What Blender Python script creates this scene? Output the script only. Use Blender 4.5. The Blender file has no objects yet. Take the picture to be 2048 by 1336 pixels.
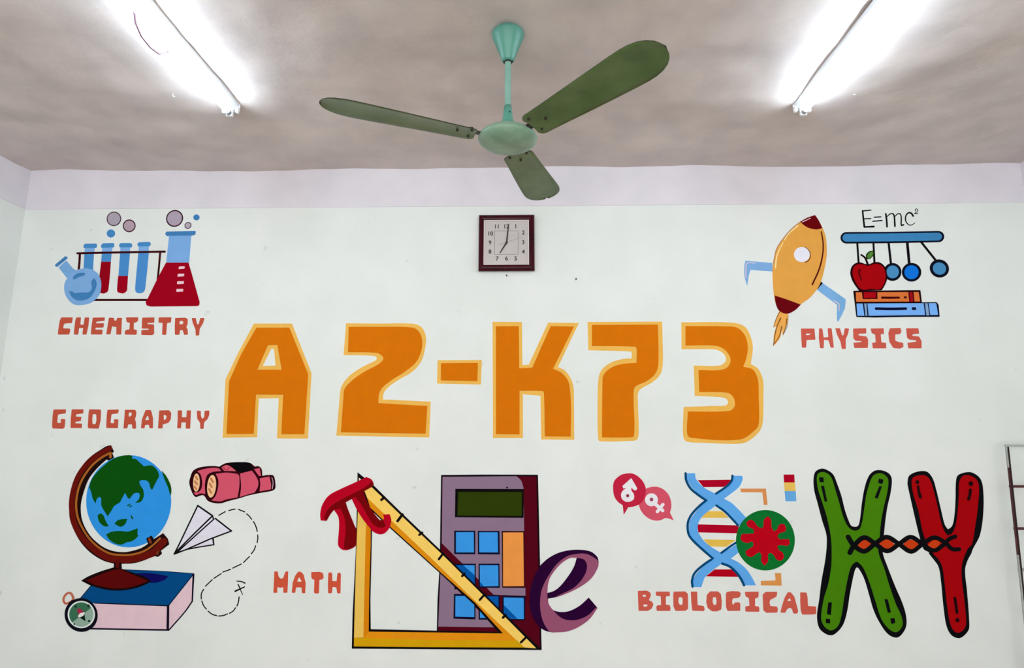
import bpy, bmesh, math, random
from mathutils import Vector, Matrix
from mathutils.geometry import tessellate_polygon

S = bpy.context.scene
C = S.collection
random.seed(4)

# ------------------------------------------------------------------ camera
EYE = 1.60
F_PX, PIT, YAW, ROL = 1216.49, 0.178707, 0.020651, 0.001058
CX, CD = 0.0392, 3.45266            # sideways place and distance from the mural wall
HALF, CEIL, BAND = 3.0, EYE + 1.6465, 0.2442   # half room width, ceiling height, white band height
_F = Vector((-math.sin(YAW)*math.cos(PIT), math.cos(YAW)*math.cos(PIT), math.sin(PIT)))
_R = Vector((math.cos(YAW), math.sin(YAW), 0))
_U = _R.cross(_F)
_R, _U = (math.cos(ROL)*_R + math.sin(ROL)*_U), (-math.sin(ROL)*_R + math.cos(ROL)*_U)
EYEP = Vector((CX, -CD, EYE))
cd = bpy.data.cameras.new('camera'); cam = bpy.data.objects.new('camera', cd); C.objects.link(cam)
cd.sensor_fit = 'HORIZONTAL'; cd.sensor_width = 36.0; cd.lens = F_PX/2048*36.0
m = Matrix((_R, _U, -_F)).transposed().to_4x4(); m.translation = EYEP
cam.matrix_world = m
cd.clip_start = 0.05
S.camera = cam

# ------------------------------------------------------------------ light and exposure
S.view_settings.view_transform = 'Standard'; S.view_settings.look = 'None'
S.view_settings.gamma = 1.0; S.view_settings.use_curve_mapping = False
S.view_settings.exposure = 1.1
S.render.film_transparent = False
w = bpy.data.worlds.new('daylight'); S.world = w; w.use_nodes = True
bg = w.node_tree.nodes['Background']
bg.inputs[0].default_value = (0.955, 0.975, 1.005, 1); bg.inputs[1].default_value = 1.62
TUBE_POWER = 31.0

# ------------------------------------------------------------------ small helpers
def lin(c):
    c = c/255.0
    return c/12.92 if c <= .04045 else ((c+.055)/1.055)**2.4
def rgb(r, g, b, k=1.0): return (lin(r)*k, lin(g)*k, lin(b)*k, 1)

def at(px, py, y=0.0):
    """the point of the plane Y = y that the photo shows at a pixel"""
    d = _F + _R*((px-1024)/F_PX) - _U*((py-668)/F_PX)
    t = (y-EYEP.y)/d.y
    return EYEP + d*t

def tag(o, label=None, cat=None, group=None, kind=None):
    if label: o['label'] = label
    if cat: o['category'] = cat
    if group: o['group'] = group
    if kind: o['kind'] = kind
    return o

def empty(name, loc):
    o = bpy.data.objects.new(name, None); o.empty_display_size = .05
    C.objects.link(o); o.location = loc; return o

def link(name, bm, mat, parent=None, loc=None, smooth=False, kind=None):
    """one mesh object; the bmesh is in world coordinates"""
    base = Vector(parent['_w']) if parent is not None and '_w' in parent else (Vector(parent.location) if parent is not None else Vector((0,0,0)))
    org = Vector(loc) if loc is not None else base
    bmesh.ops.translate(bm, verts=bm.verts, vec=-org)
    me = bpy.data.meshes.new(name); bm.to_mesh(me); bm.free()
    for mm in (mat if isinstance(mat, (list, tuple)) else [mat]): me.materials.append(mm)
    if smooth:
        for p in me.polygons: p.use_smooth = True
    o = bpy.data.objects.new(name, me); C.objects.link(o)
    if parent is not None:
        o.parent = parent; o.location = org-base
    else: o.location = org
    if kind: o['kind'] = kind
    return o

def box(bm, x0, x1, y0, y1, z0, z1, mi=0, bev=0):
    vs = [bm.verts.new((x, y, z)) for x in (x0, x1) for y in (y0, y1) for z in (z0, z1)]
    fs = [(0,1,3,2), (4,6,7,5), (0,4,5,1), (2,3,7,6), (0,2,6,4), (1,5,7,3)]
    out = []
    for f in fs:
        fc = bm.faces.new([vs[i] for i in f]); fc.material_index = mi; out.append(fc)
    if bev:
        es = list({e for f in out for e in f.edges})
        bmesh.ops.bevel(bm, geom=es, offset=bev, segments=2, profile=.5, affect='EDGES')

def lathe(bm, cx, cy, prof, n=40):
    """profile of (radius, z) turned about a vertical axis"""
    rings = []
    for r, z in prof:
        if r < 1e-6: rings.append([bm.verts.new((cx, cy, z))])
        else: rings.append([bm.verts.new((cx+r*math.cos(2*math.pi*i/n), cy+r*math.sin(2*math.pi*i/n), z)) for i in range(n)])
    for a, b in zip(rings, rings[1:]):
        for i in range(n):
            j = (i+1) % n
            q = ([a[0]] if len(a) == 1 else [a[i], a[j]]) + ([b[0]] if len(b) == 1 else [b[j], b[i]])
            if len(q) >= 3: bm.faces.new(q)
    bmesh.ops.recalc_face_normals(bm, faces=bm.faces)

def tube(bm, pts, r, n=12, cap=True):
    pts = [Vector(p) for p in pts]; rings = []
    up = Vector((0, 0, 1))
    for i, p in enumerate(pts):
        d = (pts[min(i+1, len(pts)-1)]-pts[max(i-1, 0)]).normalized()
        s = d.cross(up)
        if s.length < 1e-3: s = d.cross(Vector((0, 1, 0)))
        s.normalize(); t = s.cross(d)
        rr = r[i] if isinstance(r, (list, tuple)) else r
        rings.append([bm.verts.new(p+s*rr*math.cos(2*math.pi*k/n)+t*rr*math.sin(2*math.pi*k/n)) for k in range(n)])
    for a, b in zip(rings, rings[1:]):
        for i in range(n): bm.faces.new((a[i], a[(i+1) % n], b[(i+1) % n], b[i]))
    if cap: bm.faces.new(rings[0]); bm.faces.new(rings[-1])
    bmesh.ops.recalc_face_normals(bm, faces=bm.faces)

# ------------------------------------------------------------------ materials
def principled(name, col, rough=.5, spec=.5, metal=0.0):
    m = bpy.data.materials.new(name); m.use_nodes = True
    b = m.node_tree.nodes['Principled BSDF']
    b.inputs['Base Color'].default_value = col; b.inputs['Roughness'].default_value = rough
    b.inputs['Specular IOR Level'].default_value = spec; b.inputs['Metallic'].default_value = metal
    return m, b, m.node_tree

def mottled(name, c1, c2, scale=8, rough=.8, spec=.3, bump=0.0, bscale=60, bdist=.002, detail=6, stops=(.35, .65), bump2=0.0, b2scale=2.5, b2dist=.02):
    """a paint or plaster whose own colour wanders a little, with a fine (and a broad) relief"""
    m, b, t = principled(name, c1, rough, spec)
    tc = t.nodes.new('ShaderNodeTexCoord')
    n = t.nodes.new('ShaderNodeTexNoise'); n.inputs['Scale'].default_value = scale; n.inputs['Detail'].default_value = detail
    r = t.nodes.new('ShaderNodeValToRGB')
    r.color_ramp.elements[0].color = c1; r.color_ramp.elements[1].color = c2
    r.color_ramp.elements[0].position, r.color_ramp.elements[1].position = stops
    t.links.new(tc.outputs['Object'], n.inputs['Vector']); t.links.new(n.outputs['Fac'], r.inputs['Fac'])
    t.links.new(r.outputs['Color'], b.inputs['Base Color'])
    last = None
    for s_, k, d in ((bscale, bump, bdist), (b2scale, bump2, b2dist)):
        if not k: continue
        n2 = t.nodes.new('ShaderNodeTexNoise'); n2.inputs['Scale'].default_value = s_; n2.inputs['Detail'].default_value = 5
        bp = t.nodes.new('ShaderNodeBump'); bp.inputs['Strength'].default_value = k; bp.inputs['Distance'].default_value = d
        t.links.new(tc.outputs['Object'], n2.inputs['Vector']); t.links.new(n2.outputs['Fac'], bp.inputs['Height'])
        if last: t.links.new(last.outputs['Normal'], bp.inputs['Normal'])
        last = bp
    if last: t.links.new(last.outputs['Normal'], b.inputs['Normal'])
    return m

M_WALL = mottled('wall_paint', rgb(232,235,231), rgb(226,230,225), 3, .85, .25, .25, 160, .001, bump2=.3, b2scale=3, b2dist=.012)
M_BAND = mottled('white_band_paint', rgb(228,222,228), rgb(219,214,220), 4, .85, .2, .3, 140, .001, bump2=.3, b2scale=3, b2dist=.012)
M_CEIL = mottled('ceiling_plaster', rgb(210,197,192), rgb(197,185,182), 5, .75, .3, .35, 130, .001, bump2=.3, b2scale=5, b2dist=.02)
M_FLOOR = mottled('floor_tile', rgb(190,178,160), rgb(176,166,150), 2, .4, .5)

def scuff(m, scale, lo, hi, dark):
    """sparse handling marks with a shape of their own"""
    t = m.node_tree; b = t.nodes['Principled BSDF']; src = b.inputs['Base Color'].links[0].from_socket
    tc = t.nodes.new('ShaderNodeTexCoord'); n = t.nodes.new('ShaderNodeTexNoise'); n.inputs['Scale'].default_value = scale; n.inputs['Detail'].default_value = 3
    r = t.nodes.new('ShaderNodeValToRGB'); r.color_ramp.elements[0].position = lo; r.color_ramp.elements[1].position = hi
    r.color_ramp.elements[0].color = (1, 1, 1, 1); r.color_ramp.elements[1].color = (dark, dark, dark, 1)
    mx = t.nodes.new('ShaderNodeMixRGB'); mx.blend_type = 'MULTIPLY'; mx.inputs[0].default_value = 1
    t.links.new(tc.outputs['Object'], n.inputs['Vector']); t.links.new(n.outputs['Fac'], r.inputs['Fac'])
    t.links.new(src, mx.inputs[1]); t.links.new(r.outputs['Color'], mx.inputs[2]); t.links.new(mx.outputs[0], b.inputs['Base Color'])
scuff(M_WALL, 13, .70, .76, .82)
scuff(M_CEIL, 4, .52, .70, .94)

# ------------------------------------------------------------------ the room
LEN = 6.5
bm = bmesh.new(); box(bm, -HALF-.12, HALF+.12, 0, .15, 0, CEIL+.03); link('wall_back', bm, M_WALL, kind='structure')
bm = bmesh.new(); box(bm, -HALF-.12, -HALF, -LEN, 0, 0, CEIL+.03); link('wall_left', bm, M_WALL, kind='structure')
bm = bmesh.new(); box(bm, HALF, HALF+.12, -LEN, 0, 0, CEIL+.03); link('wall_right', bm, M_WALL, kind='structure')
bm = bmesh.new(); box(bm, -HALF-.12, HALF+.12, -LEN, .15, -.1, 0); link('floor', bm, M_FLOOR, kind='structure')
# a hand-trowelled ceiling: broad hollows and swells, trowel ridges
from mathutils import noise
def ceil_z(x, y):
    p = Vector((x*.9+3, y*1.3, 0)); q = Vector((x*2.3, y*3.4+7, 2)); r = Vector((x*6.0, y*9.0, 5))
    return CEIL+.014*noise.noise(p)+.014*noise.noise(q)+.0042*noise.noise(r)
bm = bmesh.new(); NX, NY = 180, 170; Y1_ = -4.2; grid = []
for j in range(NY+1):
    grid.append([bm.verts.new((-HALF-.03+(2*HALF+.06)*i/NX, .03+(Y1_-.03)*j/NY, ceil_z(-HALF+2*HALF*i/NX, Y1_*j/NY))) for i in range(NX+1)])
for j in range(NY):
    for i in range(NX): bm.faces.new((grid[j][i], grid[j+1][i], grid[j+1][i+1], grid[j][i+1]))
back_ = [bm.verts.new((v.co.x, -LEN, CEIL)) for v in grid[NY]]
for i in range(NX): bm.faces.new((grid[NY][i], back_[i], back_[i+1], grid[NY][i+1]))
for f in bm.faces:
    if f.normal.z > 0: f.normal_flip()
bmesh.ops.recalc_face_normals(bm, faces=bm.faces)
cl_ = link('ceiling', bm, M_CEIL, kind='structure', smooth=True)
bm = bmesh.new(); box(bm, -HALF-.12, HALF+.12, -LEN, .15, CEIL+.03, CEIL+.15); link('ceiling_slab', bm, M_CEIL, kind='structure')
T = .004
bm = bmesh.new(); box(bm, -HALF, HALF, -T, 0, CEIL-BAND, CEIL+.02, bev=.0015); link('trim_1', bm, M_BAND, kind='structure')
bm = bmesh.new(); box(bm, -HALF, -HALF+T, -LEN, -T, CEIL-BAND, CEIL+.02); link('trim_2', bm, M_BAND, kind='structure')
bm = bmesh.new(); box(bm, HALF-T, HALF, -LEN, -T, CEIL-BAND, CEIL+.02); link('trim_3', bm, M_BAND, kind='structure')

# ------------------------------------------------------------------ ceiling fan
FX, FY = -0.0237, -1.2521
HZ = EYE+1.174                       # middle of the motor housing
M_TEAL = mottled('teal_enamel', rgb(88,156,138), rgb(78,140,124), 6, .35, .5)
M_ROD = mottled('pale_teal_enamel', rgb(134,178,164), rgb(122,166,152), 9, .3, .5)
M_HUB = mottled('pale_green_enamel', rgb(130,162,138), rgb(110,142,118), 14, .38, .5)
M_BLADE = mottled('olive_green_enamel', rgb(92,112,66), rgb(68,92,46), 7, .38, .35)
M_DARK = principled('blackened_steel', rgb(40,34,30), .6)[0]
M_WHITE = principled('white_enamel', rgb(235,235,235), .4)[0]
fan = empty('ceiling_fan', (FX, FY, CEIL))
tag(fan, 'green three-bladed ceiling fan hanging from the ceiling above the wall clock', 'ceiling fan')
bm = bmesh.new(); lathe(bm, FX, FY, [(.0, CEIL-.004), (.040, CEIL-.004), (.058, CEIL-.010), (.066, CEIL-.020), (.065, CEIL-.030), (.058, CEIL-.048), (.047, CEIL-.076), (.035, CEIL-.108), (.0255, CEIL-.134), (.021, CEIL-.142), (.0, CEIL-.142)])
can = link('canopy', bm, M_TEAL, fan, smooth=True)
bm = bmesh.new(); lathe(bm, FX, FY, [(.0, CEIL), (.03, CEIL), (.034, CEIL-.007), (.0, CEIL-.007)], 24)
tag(link('ceiling_plate', bm, M_WHITE, fan), 'white mounting plate')
bm = bmesh.new(); lathe(bm, FX, FY, [(0, EYE+1.51), (.0125, EYE+1.51), (.0125, EYE+1.25), (0, EYE+1.25)], 24)
rod = link('down_rod', bm, M_ROD, fan, smooth=False)
bm = bmesh.new(); lathe(bm, FX, FY, [(.0, EYE+1.508), (.0165, EYE+1.508), (.0165, EYE+1.500), (.0, EYE+1.500)], 20)
tube(bm, [(FX-.02, FY-.004, EYE+1.503), (FX+.022, FY-.004, EYE+1.503)], .003, 8)
tag(link('clamp_ring', bm, M_DARK, fan), 'dark clamp ring')
bm = bmesh.new(); lathe(bm, FX, FY, [(.0, EYE+1.312), (.0145, EYE+1.312), (.017, EYE+1.29), (.0195, EYE+1.262), (.025, EYE+1.24), (.034, EYE+1.222), (.036, EYE+1.212), (0, EYE+1.212)], 28)
link('lower_cup', bm, M_TEAL, fan, smooth=True)
bm = bmesh.new(); tube(bm, [(FX+.008, FY-.02, EYE+1.277), (FX+.008, FY-.005, EYE+1.277)], .003, 8)
link('bolt', bm, M_DARK, fan)
hp = [(0, .034), (.04, .033), (.07, .029), (.094, .021), (.110, .009), (.116, -.003), (.113, -.012), (.1, -.022), (.08, -.030), (.05, -.035), (.02, -.037), (0, -.037)]
bm = bmesh.new(); lathe(bm, FX, FY, [(r*1.0, HZ+z) for r, z in hp], 56)
link('motor_housing', bm, M_HUB, fan, smooth=True)
bm = bmesh.new(); lathe(bm, FX, FY, [(0, EYE+1.2165), (.040, EYE+1.2165), (.040, EYE+1.2105), (0, EYE+1.2105)], 28)
link('rubber_ring', bm, M_DARK, fan)
def blade(ang):
    """blade and bracket, root to tip along the direction ang (degrees); the leading side is lifted"""
    a = math.radians(ang); r = Vector((math.cos(a), math.sin(a), 0)); tdir = Vector((-math.sin(a), math.cos(a), 0)); up = Vector((0, 0, 1))
    tilt = math.radians(9.8); q = tdir*math.cos(tilt)-up*math.sin(tilt); nrm = tdir*math.sin(tilt)+up*math.cos(tilt)
    o = Vector((FX, FY, HZ-.012)); r = r+up*.068      # the blades rise a little towards their tips
    # outline stations: (radius, half width on the lower side, half width on the lifted side)
    st = [(.128, .038, .034), (.131, .048, .043), (.138, .056, .051), (.150, .060, .055), (.25, .064, .061), (.35, .069, .068), (.45, .074, .074), (.55, .079, .079), (.59, .080, .080),
          (.62, .078, .078), (.65, .071, .071), (.675, .058, .058), (.692, .041, .041), (.701, .024, .024), (.705, .007, .007)]
    bm = bmesh.new(); top = []; bot = []
    NW = 8
    for rad, wl, wr in st:
        tr, br = [], []
        for k in range(NW+1):
            u = (-wl+(wl+wr)*k/NW)*1.08
            cam_ = .006*(1-(2*k/NW-1)**2)
            p = o+r*rad+q*u+nrm*cam_
            tr.append(bm.verts.new(p+nrm*.0011)); br.append(bm.verts.new(p-nrm*.0011))
        top.append(tr); bot.append(br)
    for i in range(len(st)-1):
        for k in range(NW):
            bm.faces.new((top[i][k], top[i+1][k], top[i+1][k+1], top[i][k+1]))
            bm.faces.new((bot[i][k], bot[i][k+1], bot[i+1][k+1], bot[i+1][k]))
        bm.faces.new((top[i][0], bot[i][0], bot[i+1][0], top[i+1][0]))
        bm.faces.new((top[i][NW], top[i+1][NW], bot[i+1][NW], bot[i][NW]))
    for k in range(NW):
        bm.faces.new((top[0][k], top[0][k+1], bot[0][k+1], bot[0][k]))
        bm.faces.new((top[-1][k], bot[-1][k], bot[-1][k+1], top[-1][k+1]))
    for f in bm.faces:
        if len({v.co.to_tuple(5) for v in f.verts}) and max((a_.co-b_.co).length for a_ in f.verts for b_ in f.verts) and min(e.calc_length() for e in f.edges) < .0030: f.material_index = 1
    bmesh.ops.recalc_face_normals(bm, faces=bm.faces)
    bo = link('blade', bm, [M_BLADE, M_DARK], fan, loc=o+r*.15, smooth=True)
    bo['_w'] = tuple(o+r*.15)
    bm = bmesh.new()
    def bar(r0, r1, u0, u1, w0, w1, h):
        for s0 in (0,):
            vs = []
            for rad, u, wd in ((r0, u0, w0), (r1, u1, w1)):
                for su in (-1, 1):
                    for sh in (-1, 1):
                        vs.append(bm.verts.new(o+r*rad+q*(u+su*wd)+nrm*(sh*h+.009)))
            for f in ((0,1,3,2), (4,6,7,5), (0,4,5,1), (2,3,7,6), (0,2,6,4), (1,5,7,3)): bm.faces.new([vs[i] for i in f])
    bar(.095, .135, 0, 0, .016, .012, .003)
    bar(.130, .150, 0, 0, .012, .042, .0028)
    bar(.148, .20, 0, 0, .042, .010, .0026)
    bmesh.ops.recalc_face_normals(bm, faces=bm.faces)
    link('bracket', bm, M_DARK, fan)
    for rad, u in ((.150, -.038), (.150, .034), (.20, 0)):
        bm = bmesh.new(); c0 = o+r*rad+q*u; tube(bm, [c0-nrm*.0022, c0+nrm*.012], .0052, 10)
        link('screw', bm, M_DARK, bo)
    return bo
BL = [blade(-163), blade(-44.5), blade(75.5)]

# ------------------------------------------------------------------ fluorescent lights
M_TUBE = bpy.data.materials.new('lit_tube'); M_TUBE.use_nodes = True
nt = M_TUBE.node_tree; nt.nodes.clear()
em = nt.nodes.new('ShaderNodeEmission'); om = nt.nodes.new('ShaderNodeOutputMaterial')
em.inputs[0].default_value = (.70, .87, 1.0, 1); em.inputs[1].default_value = TUBE_POWER
nt.links.new(em.outputs[0], om.inputs[0])
M_FIT = principled('white_fitting_enamel', rgb(225,228,232), .4)[0]
M_CAPM = principled('tube_end_cap', rgb(150,150,155), .3, .5, .9)[0]
def light(x, yend, label):
    t = tag(empty('fluorescent_light', (x, yend-.61, CEIL)), label, 'ceiling light', 'bare-tube lights on the ceiling')
    y1, y0 = yend, yend-1.23
    bm = bmesh.new()
    # trapezoid channel: wider against the ceiling
    for (a, b, z) in (): pass
    vs = []
    for y in (y0, y1):
        for xx, z in ((-.036, CEIL), (-.036, CEIL-.02), (-.020, CEIL-.042), (.020, CEIL-.042), (.036, CEIL-.02), (.036, CEIL)):
            vs.append(bm.verts.new((x+xx, y, z)))
    for i in range(6): bm.faces.new((vs[i], vs[(i+1) % 6], vs[6+(i+1) % 6], vs[6+i]))
    bm.faces.new(vs[:6]); bm.faces.new(vs[6:]); bmesh.ops.recalc_face_normals(bm, faces=bm.faces)
    link('channel', bm, M_FIT, t)
    zt = CEIL-.066
    for s, ye in ((1, y1), (-1, y0)):
        bm = bmesh.new(); box(bm, x-.016, x+.016, ye-s*.016-.008, ye-s*.016+.008, zt-.016, CEIL-.04, bev=.003)
        box(bm, x-.040, x+.040, ye-.003, ye+.003, CEIL-.046, CEIL-.002, bev=.002); box(bm, x-.040, x-.026, ye-s*.010-.008, ye-s*.010+.008, CEIL-.06, CEIL-.03, bev=.002); box(bm, x+.026, x+.040, ye-s*.010-.008, ye-s*.010+.008, CEIL-.06, CEIL-.03, bev=.002)
        link('lamp_holder', bm, M_FIT, t)
    bm = bmesh.new(); tube(bm, [(x, y0+.045, zt), (x, y1-.045, zt)], .013, 20)
    tb = link('tube', bm, M_TUBE, t); tb['label'] = 'lit white fluorescent tube'
    for s, ye in ((1, y1), (-1, y0)):
        bm = bmesh.new(); tube(bm, [(x, ye-s*.024, zt), (x, ye-s*.045, zt)], .0134, 20)
        link('end_cap', bm, M_CAPM, t)
    return t
LL = light(-1.392, -.742, 'lit bare-tube fluorescent light left of the ceiling fan, cable looping beside it')
LR = light(1.392, -.700, 'lit bare-tube fluorescent light right of the ceiling fan')
bm = bmesh.new()
pp = [(-1.43, -1.43, CEIL-.002), (-1.447, -1.42, CEIL-.012), (-1.462, -1.38, CEIL-.045), (-1.468, -1.33, CEIL-.065), (-1.462, -1.28, CEIL-.078), (-1.45, -1.24, CEIL-.08), (-1.435, -1.215, CEIL-.06), (-1.42, -1.21, CEIL-.035)]
tube(bm, pp, .004, 8)
tag(link('cable', bm, principled('pinkish_cable', rgb(66,36,46), .5)[0], LL), 'thin pinkish cable loop')
def hook(px, py, label):
    d = _F + _R*((px-1024)/F_PX) - _U*((py-668)/F_PX); p = EYEP+d*((CEIL-EYEP.z)/d.z)
    bm = bmesh.new(); tube(bm, [p, p+Vector((0, 0, -.012)), p+Vector((.005, 0, -.017)), p+Vector((.011, 0, -.014))], .002, 8)
    tag(link('ceiling_hook', bm, M_WHITE, loc=p), label, 'hook', 'small hooks in the ceiling')
hook(346, 187, 'tiny metal hook in the ceiling beside the left fluorescent light')
hook(1706, 183, 'tiny metal hook in the ceiling beside the right fluorescent light')

# ------------------------------------------------------------------ wall clock
DY = -.036
def cpt(x, y, d): return at(920+x/7.42, 400+y/7.42, d)
cc = cpt(690, 640, 0)
clock = tag(empty('wall_clock', cc), 'square dark red framed wall clock showing seven, hung below the white band', 'clock')
M_FRAME = mottled('maroon_lacquer', rgb(62,2,16), rgb(48,2,10), 9, .22, .22)
M_FACE = mottled('clock_paper', rgb(236,229,226), rgb(242,235,232), 3, .7, .2)
M_GREY = principled('grey_print', rgb(150,146,144), .7)[0]
M_BLACK = principled('black_print', rgb(14,12,12), .6)[0]
M_CREAM = principled('cream_plastic', rgb(238,226,222), .4)[0]
def ringframe(bm, levels):
    """square loops (x0,x1,z0,z1,y) joined one to the next"""
    loops = []
    for x0, x1, z0, z1, y in levels: loops.append([bm.verts.new(v) for v in ((x0,y,z0), (x1,y,z0), (x1,y,z1), (x0,y,z1))])
    for a, b in zip(loops, loops[1:]):
        for i in range(4): bm.faces.new((a[i], a[(i+1) % 4], b[(i+1) % 4], b[i]))
    bmesh.ops.recalc_face_normals(bm, faces=bm.faces)
    return loops
O0, O1 = cpt(272, 1050, DY+.008), cpt(1103, 214, DY+.008)
ox0, ox1, oz0, oz1 = O0.x, O1.x, O0.z, O1.z
I0, I1 = cpt(348, 958, DY), cpt(1022, 292, DY)
ix0, ix1, iz0, iz1 = I0.x, I1.x, I0.z, I1.z
def mix(t, y): return (ox0+(ix0-ox0)*t, ox1+(ix1-ox1)*t, oz0+(iz0-oz0)*t, oz1+(iz1-oz1)*t, y)
bm = bmesh.new()
ringframe(bm, [(ox0+.006, ox1-.006, oz0+.006, oz1-.006, 0), (ox0, ox1, oz0, oz1, -.012), mix(0, -.024), mix(.12, -.030), mix(.35, -.0355), mix(.65, -.0365), mix(.9, -.034), mix(1, -.030), mix(1, -.016)])
fr = link('frame', bm, M_FRAME, clock)
bm = bmesh.new(); lw = .0032
ringframe(bm, [(ix0, ix1, iz0, iz1, -.016), (ix0, ix1, iz0, iz1, -.032), (ix0+lw, ix1-lw, iz0+lw, iz1-lw, -.032), (ix0+lw, ix1-lw, iz0+lw, iz1-lw, -.016)])
link('inner_rim', bm, M_CREAM, clock)
bm = bmesh.new(); box(bm, ix0, ix1, -.018, -.012, iz0, iz1); link('face', bm, M_FACE, clock)
FYc = -.018
def fpt(x, y, dy=0): return cpt(x, y, FYc-dy)
bm = bmesh.new(); a0, a1 = fpt(512, 806), fpt(862, 458); g = .0012
for (x0, x1, z0, z1) in ((a0.x-g, a1.x+g, a1.z-g, a1.z+g), (a0.x-g, a1.x+g, a0.z-g, a0.z+g), (a0.x-g, a0.x+g, a0.z, a1.z), (a1.x-g, a1.x+g, a0.z, a1.z)):
    box(bm, x0, x1, FYc-.0003, FYc, z0, z1)
link('inner_square', bm, M_GREY, clock)
def numeral(txt, x, y):
    cu = bpy.data.curves.new('numeral', 'FONT'); cu.body = txt; cu.size = .035; cu.align_x = 'CENTER'; cu.align_y = 'CENTER'; cu.extrude = .0002; cu.offset = .0007
    to = bpy.data.objects.new('tmp', cu); C.objects.link(to)
    dg = bpy.context.evaluated_depsgraph_get(); me = bpy.data.meshes.new_from_object(to.evaluated_get(dg))
    bpy.data.objects.remove(to); me.name = 'numeral'; me.materials.clear(); me.materials.append(M_BLACK)
    me.transform(Matrix.Rotation(math.pi/2, 4, 'X'))
    o = bpy.data.objects.new('numeral', me); C.objects.link(o); o.parent = clock; o.location = fpt(x, y, .0004)-cc
for t_, x, y in (('12', 685, 395), ('1', 828, 391), ('2', 940, 486), ('3', 938, 630), ('4', 940, 770), ('5', 826, 870), ('6', 690, 870), ('7', 550, 872), ('8', 445, 770), ('9', 445, 635), ('10', 448, 500), ('11', 546, 395)):
    numeral(t_, x, y)
def hand(name, p, q, w0, w1, d, mat, tail=None):
    a, b = fpt(*p, d), fpt(*q, d); v = (b-a).normalized(); n = Vector((-v.z, 0, v.x))
    bm = bmesh.new()
    f = [bm.verts.new(k) for k in (a-n*w0, b-n*w1, b+n*w1, a+n*w0)]
    fc = bm.faces.new(f); ex = bmesh.ops.extrude_face_region(bm, geom=[fc])
    bmesh.ops.translate(bm, verts=[g for g in ex['geom'] if isinstance(g, bmesh.types.BMVert)], vec=(0, -.0007, 0))
    bmesh.ops.recalc_face_normals(bm, faces=bm.faces)
    return link(name, bm, mat, clock)
hand('hour_hand', (700, 615), (590, 790), .0052, .0024, .003, M_BLACK)
hand('minute_hand', (688, 655), (724, 352), .0048, .0022, .005, M_BLACK)
hand('second_hand', (580, 662), (930, 548), .0008, .0003, .0068, M_GREY)
bm = bmesh.new(); pc = fpt(697, 622, .0082); tube(bm, [pc, pc+Vector((0, .008, 0))], .0042, 16); link('hand_cap', bm, M_BLACK, clock)
mg = bpy.data.materials.new('clear_glass'); mg.use_nodes = True; t = mg.node_tree; t.nodes.clear()
o_ = t.nodes.new('ShaderNodeOutputMaterial'); tr = t.nodes.new('ShaderNodeBsdfTransparent'); gl = t.nodes.new('ShaderNodeBsdfGlossy'); mx = t.nodes.new('ShaderNodeMixShader'); fz = t.nodes.new('ShaderNodeFresnel')
gl.inputs['Roughness'].default_value = .02; fz.inputs['IOR'].default_value = 1.45; tr.inputs[0].default_value = (.97, .97, .97, 1)
t.links.new(fz.outputs[0], mx.inputs[0]); t.links.new(tr.outputs[0], mx.inputs[1]); t.links.new(gl.outputs[0], mx.inputs[2]); t.links.new(mx.outputs[0], o_.inputs[0])
bm = bmesh.new(); box(bm, ix0+lw, ix1-lw, -.0295, -.0283, iz0+lw, iz1-lw); link('glass', bm, mg, clock)
for px, py, lab in ((1013.3, 552.5, 'small dark nail in the wall just below the clock'), (1152, 559.5, 'small dark nail in the wall to the right below the clock')):
    p = at(px, py); bm = bmesh.new(); tube(bm, [p, p+Vector((0, -.012, .002))], .0022, 8); tube(bm, [p+Vector((0, -.012, .002)), p+Vector((0, -.014, .002))], .0045, 10)
    tag(link('nail', bm, M_DARK, loc=p), lab, 'nail', 'nails in the wall near the clock')

# ------------------------------------------------------------------ metal rack in the right corner
M_RGREY = mottled('grey_rack_paint', rgb(176,180,176), rgb(158,162,160), 30, .5, .4)
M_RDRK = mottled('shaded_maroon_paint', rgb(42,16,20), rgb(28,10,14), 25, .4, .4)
M_RRED = mottled('dark_red_rack_paint', rgb(86,30,34), rgb(62,20,24), 25, .4, .5)
RY0 = -.10
rt = at(2011.5, 889, RY0); rb = at(2046.5, 1216, RY0)
lean = (rb.x-rt.x)/(rt.z-rb.z)
def rx(z): return rt.x+(rt.z-z)*lean
rack = tag(empty('metal_rack', (rx(0)+.1, RY0, 0)), 'grey and dark red metal rack standing in the right corner against the mural wall', 'rack')
def zrow(py): return at(2040, py, RY0).z
ztop = rt.z
RW = .27
def post(x_of, y0, mat, z0, z1, w=.0065):
    bm = bmesh.new(); vs = []
    for z in (z0, z1):
        x = x_of(z)
        for xx, yy in ((x, y0), (x+w, y0), (x+w, y0+.008), (x, y0+.008)): vs.append(bm.verts.new((xx, yy, z)))
    for f in ((3,2,1,0), (4,5,6,7), (0,1,5,4), (1,2,6,5), (2,3,7,6), (3,0,4,7)): bm.faces.new([vs[i] for i in f])
    return link('post', bm, mat, rack)
zg = zrow(935)
post(lambda z: rx(z), RY0, M_RGREY, zg, ztop)
post(lambda z: rx(z)+.001, RY0, M_RRED, zrow(1110), zg)
post(lambda z: rx(z), RY0, M_RGREY, 0, zrow(1110))
post(lambda z: rx(z)+.0068, RY0-.002, M_RDRK, 0, ztop-.012, .0075)  # inner side of the angle-iron post, its shade put into the dark colour
post(lambda z: rx(z)+RW, RY0, M_RGREY, 0, ztop)
def rung(name, z, mat, h=.013):
    bm = bmesh.new(); x = rx(z); box(bm, x+.004, x+RW, RY0+.002, RY0+.016, z-h/2, z+h/2, bev=.0015); link(name, bm, mat, rack)
rung('top_rail', ztop-.006, M_RGREY, .013)
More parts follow.
